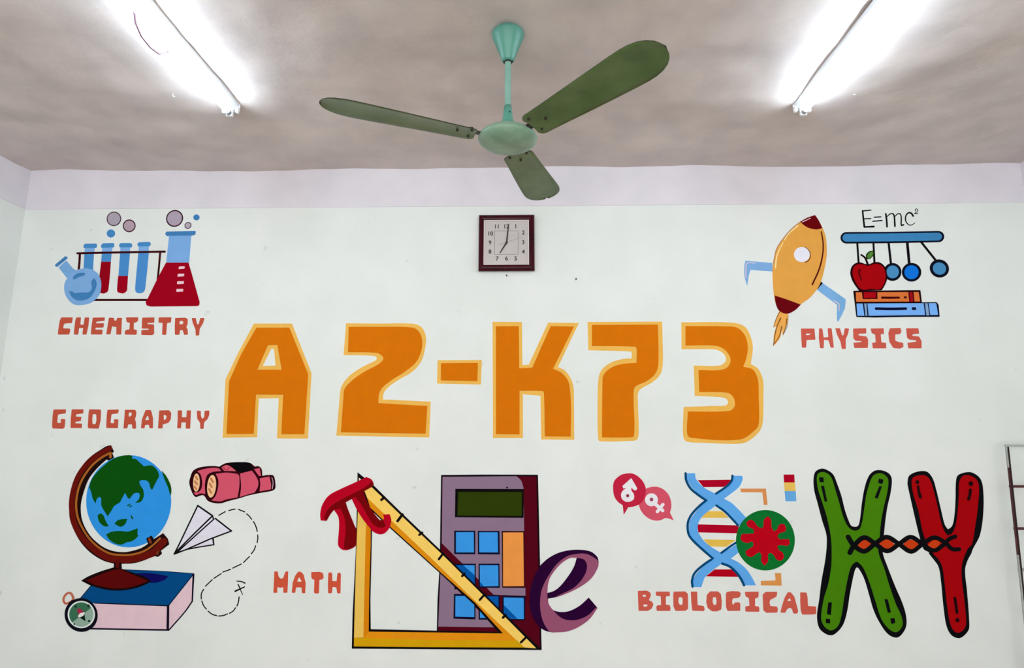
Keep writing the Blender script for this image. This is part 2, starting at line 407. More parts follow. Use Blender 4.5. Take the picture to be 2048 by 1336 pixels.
for py, mt in ((973, M_RRED), (1057.5, M_RRED), (1140, M_RGREY), (1225, M_RGREY)): rung('rung', zrow(py), mt)
zz = zrow(1225)-.25
while zz > .1: rung('rung', zz, M_RGREY); zz -= .25

# ------------------------------------------------------------------ mural: tracing helpers
# Every painted motif lies on the wall plane; its outline is read off the photo in enlarged views.
# A view is (x0, y0, scale); a point list is "x,y x,y ..." in that view, '!' marks a sharp corner of a curve.
V0 = (0, 0, 1)
def P(v, s):
    out = []
    for tk in s.split():
        k = tk.endswith('!'); x, y = tk.rstrip('!').split(',')
        out.append((v[0]+float(x)/v[2], v[1]+float(y)/v[2], k))
    return out
def hermite(pts, closed, n=6):
    N = len(pts); out = []
    segs = N if closed else N-1
    for i in range(segs):
        p0, p1 = pts[i], pts[(i+1) % N]
        a = pts[i-1] if (closed or i > 0) else p0
        b = pts[(i+2) % N] if (closed or i+2 < N) else p1
        L = math.hypot(p1[0]-p0[0], p1[1]-p0[1])
        def tan(pa, pm, pb, corner, other):
            if corner or pa is pm or pb is pm: return (other[0]*.0+(p1[0]-p0[0]), other[1]*.0+(p1[1]-p0[1]))
            la = math.hypot(pm[0]-pa[0], pm[1]-pa[1])+1e-6; lb = math.hypot(pb[0]-pm[0], pb[1]-pm[1])+1e-6
            # long straight runs keep their direction
            vx = (pb[0]-pa[0])/(la+lb); vy = (pb[1]-pa[1])/(la+lb)
            return (vx*L, vy*L)
        m0 = tan(a, p0, p1, p0[2] or (not closed and i == 0), p1)
        m1 = tan(p0, p1, b, p1[2] or (not closed and i+2 >= N), p0)
        for k in range(n):
            t = k/n; t2, t3 = t*t, t*t*t
            h = (2*t3-3*t2+1, t3-2*t2+t, -2*t3+3*t2, t3-t2)
            out.append((h[0]*p0[0]+h[1]*m0[0]+h[2]*p1[0]+h[3]*m1[0], h[0]*p0[1]+h[1]*m0[1]+h[2]*p1[1]+h[3]*m1[1]))
            if k == 0 and p0[2] and p1[2]: break
    if not closed: out.append((pts[-1][0], pts[-1][1]))
    return out
def rounded(pts, r):
    if r <= 0: return [(p[0], p[1]) for p in pts]
    N = len(pts); out = []
    for i in range(N):
        a, p, b = pts[i-1], pts[i], pts[(i+1) % N]
        la = math.hypot(a[0]-p[0], a[1]-p[1]); lb = math.hypot(b[0]-p[0], b[1]-p[1])
        ra, rb_ = min(r, la*.45), min(r, lb*.45)
        if la < 1e-6 or lb < 1e-6: continue
        s = (p[0]+(a[0]-p[0])*ra/la, p[1]+(a[1]-p[1])*ra/la); e = (p[0]+(b[0]-p[0])*rb_/lb, p[1]+(b[1]-p[1])*rb_/lb)
        for k in range(4):
            t = k/3; out.append(((1-t)**2*s[0]+2*t*(1-t)*p[0]+t*t*e[0], (1-t)**2*s[1]+2*t*(1-t)*p[1]+t*t*e[1]))
    return out
# shapes: ('f', outer, [holes])  or ('s', path, width(s), closed)
def fill(v, s, holes=(), r=1.2):
    """straight-sided area with softened corners (r in photo pixels)"""
    o = P(v, s) if isinstance(s, str) else s
    return ('f', rounded(o, r), [rounded(P(v, h), r*1.3) if isinstance(h, str) else h for h in holes])
def blob(v, s, holes=()):
    """curved area"""
    o = P(v, s) if isinstance(s, str) else s
    return ('f', hermite(o, True), [hermite(P(v, h), True) for h in holes])
def oval(v, x, y, rx_, ry_=None, rot=0, hole=None, n=48):
    ry_ = rx_ if ry_ is None else ry_; cr, sr = math.cos(math.radians(rot)), math.sin(math.radians(rot))
    def el(k):
        return [(v[0]+(x+k*rx_*math.cos(t)*cr-k*ry_*math.sin(t)*sr)/v[2], v[1]+(y+k*rx_*math.cos(t)*sr+k*ry_*math.sin(t)*cr)/v[2]) for t in [2*math.pi*i/n for i in range(n)]]
    return ('f', el(1), [el(hole)] if hole else [])
def line(v, s, w, w2=None, closed=False, n=5):
    pts = P(v, s) if isinstance(s, str) else s
    path = hermite(pts, closed, n)
    if w/v[2] < 4: w = w*1.12; w2 = w2*1.12 if w2 is not None else None
    return ('s', path, w/v[2], (w2 if w2 is not None else w)/v[2], closed)
LAYER = .0003
def paint_bm(bm, sh, y):
    def V(p): q = at(p[0], p[1], 0.0); return bm.verts.new((q.x, y, q.z))
    if sh[0] == 'f':
        loops = [sh[1]]+list(sh[2])
        vec = [[Vector((p[0], -p[1], 0)) for p in l] for l in loops]
        flat = [V(p) for l in loops for p in l]
        for tri in tessellate_polygon(vec):
            try: bm.faces.new([flat[i] for i in tri])
            except ValueError: pass
    else:
        _, path, w0, w1, closed = sh; N = len(path)
        L, Rr = [], []
        nr = []
        for i in range(N):
            a = path[i-1] if (i > 0 or closed) else path[i]; b = path[(i+1) % N] if (i < N-1 or closed) else path[i]
            dx, dy = b[0]-a[0], b[1]-a[1]; d = math.hypot(dx, dy) or 1e-6
            nx, ny = -dy/d, dx/d
            k = 1.0
            if (0 < i < N-1) or closed:
                p = path[i]; l1 = math.hypot(p[0]-a[0], p[1]-a[1]) or 1e-6
                c = abs((-(p[1]-a[1])/l1)*nx+((p[0]-a[0])/l1)*ny); k = min(1/max(c, .3), 1.8)
            wd = (w0+(w1-w0)*i/max(1, N-1))/2*k
            nr.append((nx, ny)); L.append(V((path[i][0]+nx*wd, path[i][1]+ny*wd))); Rr.append(V((path[i][0]-nx*wd, path[i][1]-ny*wd)))
        for i in range(N if closed else N-1):
            j = (i+1) % N; bm.faces.new((L[i], Rr[i], Rr[j], L[j]))
        if not closed:
            for i, sg, wd in ((0, -1, w0/2), (N-1, 1, w1/2)):
                nx, ny = nr[i]; a0 = math.atan2(ny, nx); fan_ = []
                for k in range(1, 8):
                    t = a0-sg*math.pi*k/8
                    fan_.append(V((path[i][0]+wd*math.cos(t), path[i][1]+wd*math.sin(t))))
                bm.faces.new([L[i]]+fan_+[Rr[i]])
PAINTS = {}
def paint(c):
    """hand-brushed wall paint of one colour"""
    if c in PAINTS: return PAINTS[c]
    r, g, b = c
    c1 = rgb(r, g, b, PK); c2 = rgb(min(255, r+2), min(255, g+2), min(255, b+2), PK*.93)
    m = mottled('wall_art_paint', c1, c2, 14, .65, .03, .2, 120, .0008)
    PAINTS[c] = m; return m
PK = 1.0
def mesh_part(name, shapes, col, layer, parent, loc=None):
    bm = bmesh.new()
    for k, sh in enumerate(shapes): paint_bm(bm, sh, -LAYER*layer-1.1e-5*k)
    bmesh.ops.recalc_face_normals(bm, faces=bm.faces)
    for f in bm.faces:
        if f.normal.y > 0: f.normal_flip()
    # the paint film has an edge: drop its rim back to the wall
    be = [e for e in bm.edges if len(e.link_faces) == 1]
    ex = bmesh.ops.extrude_edge_only(bm, edges=be)
    for g in ex['geom']:
        if isinstance(g, bmesh.types.BMVert): g.co.y = -.00002
    return link(name, bm, paint(col), parent, loc=loc)
def motif(name, label, cat, parts, group=None, layer=1):
    """parts: (part name, colour, shapes[, extra layer]) painted in order"""
    xs = [p for _, _, shp, *_r in parts for sh in shp for p in sh[1]]
    c = at(sum(p[0] for p in xs)/len(xs), sum(p[1] for p in xs)/len(xs)); c.y = 0
    if len(parts) == 1:
        nm, col, shp = parts[0][:3]
        o = mesh_part(name, shp, col, layer, None, loc=c)
        return tag(o, label, cat, group)
    t = tag(empty(name, c), label, cat, group)
    # a '*' after a part's name: each of its pieces is a part of its own
    parts = [q if len(q) > 3 else tuple(q)+(i,) for i, q in enumerate(parts)]
    parts = [x for q in parts for x in ([(q[0].rstrip('*'), q[1], [sh])+tuple(q[3:]) for sh in q[2]] if q[0].endswith('*') else [q])]
    for i, pt in enumerate(parts):
        ex = pt[3] if len(pt) > 3 else i
        o = mesh_part(pt[0], pt[2], pt[1], layer+ex+.085*(i % 11), t)
        if len(pt) > 4: o['label'] = pt[4]
    return t

# ------------------------------------------------------------------ mural: lettering
RED = (196,84,62)
RED2 = (208,92,76)
E_ = (100,620,12.8); F_ = (255,620,12.8); G_ = (95,805,12.047); H_ = (255,805,12.047)
def word(name, label, col, letters):
    motif(name, label, 'painted word', [('letter', col, [fill(l[0], l[1], l[2:], 1.3)], 0) for l in letters], 'subject names painted in red')
word('painted_word', 'red painted word CHEMISTRY under the painted test tubes', RED, [
 (E_,'290,190 585,190 565,335 385,345 350,380 340,470 515,475 520,540 490,630 200,630 212,500 250,270'),
 (E_,'680,190 795,190 775,375 860,375 890,190 1005,190 985,400 935,630 830,630 850,460 745,460 725,630 610,630 620,500 650,250'),
 (E_,'1095,195 1405,190 1400,275 1190,300 1180,340 1385,340 1370,450 1165,455 1165,500 1350,505 1335,630 1045,625 1065,400'),
 (E_,'1510,195 1635,200 1650,270 1690,280 1725,200 1845,200 1825,630 1695,630 1700,430 1650,435 1590,415 1550,625 1440,625 1470,430'),
 (F_,'-39,190 275,185 270,280 215,320 165,330 160,490 245,520 230,635 -70,630 -65,540 -20,505 50,500 60,330 -20,310'),
 (F_,'380,195 690,190 685,325 510,335 510,360 680,370 685,600 640,645 355,640 355,530 380,510 540,505 545,480 365,475 370,300'),
 (F_,'800,190 1125,185 1115,320 1015,330 990,635 885,635 900,330 795,325'),
 (F_,'1220,205 1480,195 1545,230 1540,370 1505,430 1540,500 1550,630 1450,640 1415,520 1350,510 1330,635 1215,635 1210,450','1330,310 1350,280 1410,280 1435,320 1410,360 1335,370'),
 (F_,'1645,205 1750,205 1780,360 1820,370 1865,205 1970,205 1940,330 1850,480 1835,650 1750,655 1740,500 1670,330')])
word('painted_word', 'red painted word GEOGRAPHY above the painted globe', RED, [
 (G_,'145,170 445,165 440,265 265,285 250,320 235,490 320,495 320,395 430,400 415,600 370,635 120,625 110,540 125,300'),
 (G_,'585,165 870,165 860,265 690,285 685,340 820,345 800,450 675,465 670,500 835,510 825,615 555,615 560,400'),
 (G_,'1005,165 1285,170 1290,250 1280,430 1235,630 990,625 970,590 990,250','1090,290 1130,275 1175,290 1180,430 1160,520 1085,520 1080,400'),
 (G_,'1445,175 1720,170 1700,265 1545,280 1535,350 1520,495 1605,500 1600,405 1710,405 1695,620 1420,615 1415,560 1430,300'),
 (H_,'-62,175 185,175 215,230 205,330 180,400 205,480 205,630 120,635 105,525 17,530 -7,625 -97,625 -70,300','32,240 100,240 105,290 70,335 30,340'),
 (H_,'440,180 560,180 580,230 615,370 615,620 530,620 520,540 425,540 410,620 325,620 350,400 420,220','475,320 500,330 520,420 425,425'),
 (H_,'765,190 1000,185 1055,250 1045,400 990,490 850,530 845,625 735,625 750,400','870,300 920,305 945,345 930,390 880,435'),
 (H_,'1210,190 1315,190 1310,355 1420,355 1430,190 1530,190 1520,430 1510,630 1400,630 1410,480 1300,480 1290,625 1195,620 1210,400'),
 (H_,'1670,200 1765,200 1770,330 1800,395 1850,350 1860,200 1975,195 1970,300 1930,400 1845,480 1835,635 1755,635 1750,490 1680,390')])
N_ = (530,1130,12.047)
word('painted_word', 'red painted word MATH left of the painted set square', (212,86,60), [
 (N_,'225,155 305,155 330,280 385,335 440,310 490,160 560,155 555,380 540,670 440,670 440,530 380,550 330,540 300,530 295,670 200,670 215,400'),
 (N_,'800,160 860,160 930,230 980,430 970,680 890,680 880,540 750,540 730,670 645,670 665,430 730,250','820,290 890,400 775,400'),
 (N_,'1115,170 1330,165 1400,200 1415,300 1380,350 1310,355 1300,680 1240,690 1180,670 1190,360 1130,330 1115,290'),
 (N_,'1525,185 1590,175 1620,210 1620,385 1725,390 1745,200 1790,180 1830,210 1820,680 1740,685 1720,540 1630,530 1610,680 1520,680 1515,450')])
O_ = (1590,640,7.585)
word('painted_word', 'red painted word PHYSICS under the painted books', RED2, [
 (O_,'90,130 295,130 310,300 175,305 170,420 105,420 95,280','165,205 240,205 215,230 165,230'),
 (O_,'365,125 415,130 425,200 435,265 505,260 495,125 555,125 590,420 540,420 510,310 440,300 435,430 380,425 360,270'),
 (O_,'610,125 680,125 715,235 735,230 755,125 820,130 805,210 770,290 770,440 710,440 690,330 640,230'),
 (O_,'880,130 1080,125 1080,205 965,210 965,235 1085,250 1110,300 1105,425 900,425 885,345 1005,335 1010,320 920,315 885,280'),
 (O_,'1145,130 1345,125 1350,210 1300,215 1310,340 1380,345 1385,430 1180,430 1170,345 1225,340 1215,220 1165,200'),
 (O_,'1440,125 1600,120 1615,180 1590,215 1520,220 1520,310 1570,335 1640,345 1645,410 1590,435 1490,425 1430,330 1415,200'),
 (O_,'1685,125 1870,125 1885,205 1790,215 1775,240 1880,250 1920,320 1920,430 1720,430 1705,345 1840,330 1840,310 1740,300 1700,270')])
P_ = (1260,1170,10.24); Q_ = (1450,1170,10.24)
word('painted_word', 'red painted word BIOLOGICAL under the painted double helix', RED2, [
 (P_,'160,120 350,115 420,160 430,215 385,310 450,340 480,400 440,490 360,530 175,530 165,300','260,200 325,200 325,240 260,240','275,395 360,400 350,440 275,445'),
 (P_,'530,135 810,135 820,225 735,235 735,400 810,410 830,460 825,530 545,530 540,440 560,415 635,410 630,230 530,220'),
 (P_,'895,135 1130,130 1185,180 1190,400 1190,490 1130,530 930,530 890,440 885,200','1000,250 1050,245 1080,280 1075,400 1020,410 990,350'),
 (P_,'1245,135 1375,135 1385,410 1510,430 1530,480 1520,535 1275,525 1255,350'),
 (P_,'1640,130 1800,130 1860,180 1880,330 1870,500 1780,540 1680,540 1590,470 1560,350 1575,200','1700,250 1755,245 1775,330 1765,400 1720,415 1690,350'),
 (Q_,'30,145 130,125 280,130 320,160 315,230 270,265 160,275 145,320 150,390 175,405 195,360 280,350 315,380 310,530 50,530 20,450 15,200'),
 (Q_,'405,140 690,135 685,255 615,275 615,430 690,440 705,480 700,550 415,545 415,440 500,425 490,270 420,230'),
 (Q_,'830,140 1070,140 1060,230 1000,270 930,300 910,360 930,430 1060,440 1085,490 1070,565 850,570 785,520 770,200'),
 (Q_,'1285,145 1350,150 1420,240 1500,530 1480,585 1400,585 1370,490 1330,465 1275,490 1230,570 1135,565 1160,450 1220,260','1325,265 1355,325 1270,325'),
 (Q_,'1540,150 1670,155 1690,250 1700,430 1865,440 1870,590 1790,605 1580,605 1550,520 1540,350')])
ORG, ORL = (217,115,5), (240,186,88)
def big(name, label, outer, inner):
    motif(name, label, 'painted letter', [('border', ORL, [outer], 0, 'light yellow border'), ('face', ORG, [inner], 1, 'orange face')], 'large orange characters across the wall')
I_ = (430,630,5.136); J_ = (660,630,5.1375); K_ = (970,630,5.14); L_ = (1165,630,5.139); M_ = (1350,630,4.947)
big('painted_letter', 'large orange painted letter A with yellow border, right of the word GEOGRAPHY', fill(I_,'400,88 790,88 992,600 955,1270 636,1268 655,855 450,858 432,1255 78,1262 108,660 240,385',['580,343 605,348 622,520 490,525'],.4),
    fill(I_,'425,130 765,130 958,610 918,1225 682,1225 700,820 422,818 398,1222 118,1222 145,680 268,405',['545,310 640,308 685,562 435,562'],.4))
big('painted_digit', 'large orange painted digit two with yellow border, between the letter A and the hyphen', blob(J_,'165,85! 500,88 850,90 940,125 985,220 980,330 940,470 850,580 700,670 590,750 550,810 545,868! 1035,890! 1020,1258! 65,1240! 95,900 110,760 150,680 230,600 340,530 470,465 480,440 450,420 140,412!'),
    blob(J_,'192,122! 520,122 850,130 920,180 948,270 935,380 880,490 760,590 640,665 540,745 505,810 497,905! 1000,935! 982,1220! 112,1205! 138,850 150,760 230,670 350,585 490,510 545,460 540,425 480,390 185,382!'))
big('painted_hyphen', 'short orange painted hyphen with yellow border, left of the letter K', fill(J_,'1105,465 1560,462 1550,715 1100,705',(),.5), fill(J_,'1140,495 1520,492 1515,680 1138,672',(),2))
big('painted_letter', 'large orange painted letter K with yellow border, right of the hyphen', blob(K_,'78,70! 380,72! 385,515! 450,510! 650,78! 965,82! 750,535! 820,570 880,650 910,740 915,900 918,1283! 578,1280! 570,830! 390,815! 390,1265! 82,1265!'),
    blob(K_,'112,115! 348,115! 352,548! 485,542! 675,115! 915,118! 700,552! 780,590 845,660 870,740 885,960 880,1250! 615,1248! 605,800 590,782 355,780! 355,1228! 112,1225!'))
big('painted_digit', 'large orange painted digit seven with yellow border, right of the letter K', blob(L_,'52,72! 818,68! 822,200 825,500 800,610 720,690 580,780 570,900 578,1200 560,1280 480,1295 180,1298 160,1270 155,900 165,650 200,560 290,490 400,455 505,445! 505,385 490,375 60,362!'),
    blob(L_,'97,102! 775,98! 780,500 750,600 660,680 540,740 525,830 530,1240 480,1258 200,1258! 205,700 215,620 280,550 400,505 555,492! 555,340 530,325 97,318!'))
big('painted_digit', 'large orange painted digit three with yellow border, under the painted rocket', blob(M_,'62,72! 560,75 690,115 750,220 770,330 750,485! 820,530 870,640 875,800 865,1080 820,1170 700,1260 580,1275 300,1265 110,1250 80,1190 85,910! 360,900 500,895 525,865 500,825 400,810 195,800! 185,500! 440,500 500,460 500,410 450,360 380,340 65,340!'),
    blob(M_,'103,110! 480,112 610,125 690,200 720,310 705,430 675,512! 770,540 820,640 828,800 830,1060 800,1130 640,1232 160,1215 120,1175 128,955! 540,948 590,900 580,820 520,770 240,762! 232,545! 440,545 520,515 550,440 500,350 400,305 103,303!'))

# ------------------------------------------------------------------ mural: chemistry
A_ = (100,410,12.144); B_ = (250,410,12.144); C_ = (100,510,12.144); D_ = (250,510,12.144)
BLU, BLL, BLD, MAR, WINE = (70,140,200), (128,176,228), (66,128,184), (58,8,14), (158,0,26)
gb = 'bubbles painted over the glassware'
GRYB = (176,166,178)
motif('painted_bubble', 'grey painted bubble with dark outline, highest above the test tubes', 'painted bubble', [('outline', (70,30,50), [oval(A_,1553,337,178,174,-40)]), ('face', GRYB, [oval(A_,1553,337,155,151,-40)])], gb)
motif('painted_bubble', 'grey painted bubble with dark outline right of and below the highest test tube bubble', 'painted bubble', [('outline', (62,12,32), [oval(A_,1925,506,156,154,-40)]), ('face', (182,160,170), [oval(A_,1925,506,130,128,-40)])], gb)
motif('painted_bubble', 'largest grey painted bubble, above the wide painted flask', 'painted bubble', [('outline', (52,6,28), [oval(B_,1205,326,212,200,-40)]), ('face', (178,162,178), [oval(B_,1205,326,182,172,-40)])], gb)
motif('painted_bubble', 'smallest grey painted bubble just over the rim of the wide painted flask', 'painted bubble', [('outline', (85,70,80), [oval(B_,1530,497,88,80,-40)]), ('face', (186,172,184), [oval(B_,1530,497,66,58,-40)])], gb)
motif('painted_bubble', 'solid blue painted dot over the painted test tubes', 'painted bubble', [('f', BLU, [oval(A_,1480,692,102,98)])], gb)
motif('painted_bubble', 'small solid blue painted dot up and right of the wide painted flask', 'painted bubble', [('f', (62,128,188), [oval(B_,1736,302,76,72)])], gb)
gt = 'painted test tubes in the rack'
motif('painted_test_tube', 'painted empty blue test tube partly behind the round painted flask', 'painted test tube', [
 ('rim', BLU, [fill(A_,'830,940 1140,935 1140,1045 805,1048',(),3)]), ('neck', BLL, [fill(A_,'845,1045 1088,1045 1080,1150 840,1150',(),0)]), ('glass', (74,142,204), [fill(A_,'838,1145 1070,1145 1040,1700 810,1700',(),0)])], gt)
motif('painted_test_tube', 'painted test tube almost full of red liquid beside the round flask', 'painted test tube', [
 ('rim', BLU, [fill(A_,'1270,930 1560,922 1560,1035 1235,1045 1240,985',(),3)]), ('neck', BLL, [fill(A_,'1270,1040 1518,1040 1505,1150 1262,1150',(),0)]),
 ('glass', (74,142,204), [fill(A_,'1262,1145 1500,1145 1480,1380 1245,1390',(),0)]), ('liquid', (150,0,22), [blob(C_,'1245,165! 1480,165! 1455,500 1430,750 1405,880 1330,930 1280,935 1200,900 1190,700 1205,500')])], gt)
motif('painted_test_tube', 'painted test tube less than half full of red liquid, second from the wide flask', 'painted test tube', [
 ('rim', BLU, [fill(A_,'1700,925 1960,922 1998,950 1995,1020 1960,1040 1690,1030 1675,980',(),3)]), ('neck', BLL, [fill(A_,'1710,1030 1950,1030 1945,1150 1705,1150',(),0)]),
 ('glass', (74,142,204), [fill(C_,'1705,-70 1945,-70 1895,515 1665,515',(),0)]), ('liquid', WINE, [blob(C_,'1660,510! 1895,510! 1880,750 1865,870 1790,930 1730,930 1640,890 1640,700')])], gt)
motif('painted_test_tube', 'painted all-blue test tube nearest the wide painted flask', 'painted test tube', [
 ('rim', BLU, [fill(B_,'330,905 600,895 632,935 620,985 590,1005 330,1015 290,960',(),3)]), ('neck', BLL, [fill(B_,'335,1005 580,1005 578,1150 330,1150',(),0)]),
 ('glass', (76,142,208), [fill(D_,'325,-60 578,-60 575,0 532,450 490,830 462,895 405,930 310,930 262,898 245,830 282,400 320,0',(),2)])], gt)
motif('painted_rack', 'dark red line painting of a rack holding the painted test tubes', 'painted rack', [('f', MAR, [
 line(A_,'668,1175 1300,1160 2790,1133',50), line(C_,'728,-40 718,150 700,360',46), line(D_,'855,-50 830,250 790,640',40), line(C_,'1060,1092 2000,1092 2400,1092',50)])], layer=5)
motif('painted_flask', 'light blue painted round flask with tilted neck in front of the painted rack', 'painted flask', [
 ('neck', (122,172,222), [fill(C_,'215,300 395,135 560,330 640,375 760,420 600,640 440,590 350,480',(),1)], 0),
 ('rim', BLD, [fill(C_,'120,245 385,25 440,70 165,298',(),2)], 1),
 ('bulb', (128,174,224), [blob(C_,'350,800 375,650 440,560 560,430 700,355 860,325 1030,360 1160,450 1235,600 1250,760 1215,930 1110,1080 950,1180 760,1215 600,1205 470,1110 380,970')], 1),
 ('liquid', BLD, [blob(C_,'460,880! 540,885 620,930 760,910 900,915 985,880 1025,800 1010,650 1080,560! 1130,650 1135,760 1070,920 960,1050 800,1105 660,1100 540,1020')], 2),
 ('shine', BLD, [blob(C_,'565,600! 575,530 650,465 760,435 855,440! 850,490 800,515 710,535 640,580')], 2)], 'painted flasks', layer=7)
motif('painted_flask', 'painted wide flask full of dark red liquid right of the painted test tubes', 'painted flask', [
 ('rim', BLD, [fill(B_,'1005,648 1722,632 1712,722 1640,742 1010,755 975,700',(),2)]),
 ('neck', (126,174,228), [fill(B_,'1075,750 1610,745 1560,1400 1005,1400',(),0)]),
 ('liquid', WINE, [fill(D_,'1000,190 1545,190 1640,520 1815,1150 1800,1225 1740,1242 620,1252 530,1225 505,1150 560,1050 800,560',(),1)]),
 ('mark*', (240,205,212), [fill(D_,'1320,280 1460,275 1450,335 1305,345',(),1.6), fill(D_,'1290,460 1445,455 1440,520 1280,530',(),1.6), fill(D_,'1275,640 1438,635 1432,705 1268,712',(),1.6), fill(D_,'1255,828 1420,825 1418,892 1250,898',(),1.6)], 3, 'pale pink level mark')], 'painted flasks', layer=6)

# ------------------------------------------------------------------ mural: physics
R1 = (1470,420,8.35); R2 = (1470,550,8.35)
RKB = P(R1,'1335,85! 1400,180 1460,300 1510,430 1530,600 1530,760 1500,950 1440,1180')+P(R2,'1380,220 1250,380 1100,490 1000,590 870,645 740,600 680,480 650,340')+P(R1,'630,1190 625,1000 640,850 690,650 800,480 940,320 1085,200')
FB = (128,174,222)
motif('painted_rocket', 'orange and dark red painted rocket with blue fins beside the digit 3', 'painted rocket', [
 ('fin', FB, [blob(R1,'170,850! 190,848 620,885! 640,1028! 260,1002! 230,1100 205,1270! 160,1120 155,950')], 0),
 ('fin', (124,176,224), [fill(R2,'1465,135 1845,402 1848,460 1835,560 1795,650 1725,778 1703,772 1700,640 1704,500 1375,250',(),1)], 0),
 ('fin_joint', (8,6,10), [fill(R2,'1432,108 1466,135 1372,245 1355,225',(),.3)], 1),
 ('flame', (240,172,84), [blob(R2,'740,600! 885,650! 890,740 850,880 795,1010! 790,900! 745,1060 640,1190! 648,1010 690,860! 638,880! 670,760')], 0),
 ('flame_line*', (120,70,22), [line(R2,'742,620 685,740 645,870',10,7), line(R2,'762,720 690,890 640,1180',16,10), line(R2,'885,680 870,860 800,1005',8,6), line(R2,'862,735 850,850 805,990',14,8), line(R2,'780,860 740,1020 655,1150',14,10)], 1),
 ('body', (230,164,74), [blob(V0, RKB)], 2),
 ('nose_cone', (104,2,8), [blob(R1,'1085,195! 1200,132 1335,85! 1400,180 1458,305! 1350,326 1230,300 1150,255')], 3),
 ('engine', (106,2,12), [blob(R2,'660,342! 870,410 1098,496! 1000,590 870,648 740,600 680,480')], 3),
 ('edge_shade', (184,132,92), [line(R1,'640,900 690,660 800,485 940,322 1082,206',12,16)], 3, 'brown band along the body'),
 ('porthole', (236,234,246), [oval(R1,1115,745,132,126)], 4),
 ('porthole_rim', (62,8,12), [line(R1,'1165,618 1235,680 1258,770 1225,845 1170,874',8,12)], 5),
 ('stripe', (84,6,10), [line(R1,'1440,365 1470,560 1460,760 1400,1000 1290,1245',18,24)], 3),
 ('shine', (252,226,160), [line(R1,'820,505 900,390 1045,265',14,20), line(R1,'672,965 700,760 800,545',22,12)], 4),
 ('shine', (236,208,214), [line(R1,'1125,200 1255,140',12,10), line(R1,'180,1130 190,900 240,880 330,890',12,10), line(R2,'1650,430 1735,490 1732,600',14,10)], 4)], layer=1)
S1 = (1670,405,8.35); S2 = (1670,490,8.35)
INK = (14,12,16)
motif('painted_formula', 'black painted formula E=mc² just under the white band', 'painted formula', [
 ('letter', INK, [line(S1,'460,140 475,280 490,408',24,28), line(S1,'458,142 600,128',18,16), line(S1,'480,272 598,270',16), line(S1,'490,408 648,402',24,28)], 0),
 ('equals_sign', INK, [line(S1,'655,247 765,240',18), line(S1,'632,315 785,300',18)], 0),
 ('letter', INK, [line(S1,'848,190 862,300 868,405',26), line(S1,'868,235 915,195 960,185 985,215 995,300 1000,395',14,26), line(S1,'998,235 1045,192 1085,190 1105,240 1108,380 1145,372',14,22)], 0),
 ('letter', INK, [line(S1,'1305,225 1270,178 1222,175 1182,228 1182,312 1230,372 1275,375 1335,342',26,10)], 0),
 ('digit', INK, [line(S1,'1338,142 1345,110 1372,112 1380,145 1328,185 1385,180',10,12)], 0)])
RKD = (12,14,30)
CB = (72,142,192)
motif('painted_pendulum', 'blue painted row of hanging balls on a long bar under the formula', 'painted pendulum', [
 ('string', INK, [line(S1,'370,650 395,1020',30)], 0), ('string', INK, [line(S1,'640,650 660,1020',34)], 0), ('string', INK, [line(S1,'892,650 935,1030',38)], 0),
 ('string', INK, [line(S1,'1205,650 1240,1030',46)], 0), ('string', INK, [line(S1,'1430,650 1685,970',38)], 0),
 ('bar', RKD, [line(S1,'186,590 900,585 1730,570',192,188)], 1), ('bar_face', (62,134,188), [line(S1,'190,590 900,583 1720,570',134,130)], 2),
 ('ball', RKD, [oval(S1,960,1160,148,150)], 1), ('ball', RKD, [oval(S1,1278,1165,162,156)], 1), ('ball', RKD, [oval(S1,1742,1102,162,150,20)], 1),
 ('ball_face', CB, [oval(S1,962,1160,103,107)], 2), ('ball_face', (14,116,222), [oval(S1,1276,1165,119,116)], 2), ('ball_face', CB, [oval(S1,1742,1104,112,101,20)], 2)], layer=1)
motif('painted_apple', 'red painted apple with a green leaf on the two stacked painted books', 'painted apple', [
 ('outline', (36,0,6), [blob(S2,'255,450 280,360 340,305 420,292 520,322 545,312! 570,320 650,290 740,292 820,350 860,450 868,560 840,650 780,755! 600,760 400,765! 300,620 262,520')], 0),
 ('flesh', (166,2,10), [blob(S2,'290,440 320,360 380,325 460,325 540,350 620,330 700,315 780,350 830,430 840,550 815,650 750,738 680,745 600,735 480,750 410,720 340,620 300,530')], 1),
 ('mark*', (92,0,6), [line(S2,'405,415 402,490 440,585',36,22)], 2, 'dark brush stroke'),
 ('stem', (26,4,8), [line(S2,'435,165 500,215 540,310',22,28)], 1),
 ('leaf', (22,44,14), [blob(S2,'520,232! 520,160 570,108 642,95! 645,160 600,220 560,236')], 1),
 ('leaf_face', (82,134,52), [blob(S2,'536,218! 540,165 580,122 630,112! 625,170 595,208 560,222')], 2)], layer=7)
gk = 'painted stacked books'
motif('painted_book', 'orange painted book lying under the painted apple', 'painted book', [
 ('outline', (30,4,10), [fill(S2,'303,765 1425,752 1452,975 330,985',(),1.5)], 0), ('cover', (222,118,56), [fill(S2,'345,790 1395,785 1420,945 352,950',(),1)], 1),
 ('label', (70,0,8), [fill(S2,'445,785 705,780 708,902 462,905',(),.6)], 2), ('label_face', (168,4,16), [fill(S2,'478,787 678,787 678,882 484,888',(),.6)], 3),
 ('title_bar', (66,4,8), [line(S2,'785,880 920,882 1065,880',38,34)], 2), ('title_dot', (50,4,8), [fill(S2,'1148,860 1196,860 1196,892 1150,892',(),.5)], 2),
 ('band*', (84,0,12), [fill(S2,'1220,785 1310,785 1325,950 1238,952',(),.3)], 2), ('band_face*', (164,10,20), [fill(S2,'1240,788 1286,788 1302,950 1255,950',(),.3)], 3)], gk, layer=3)
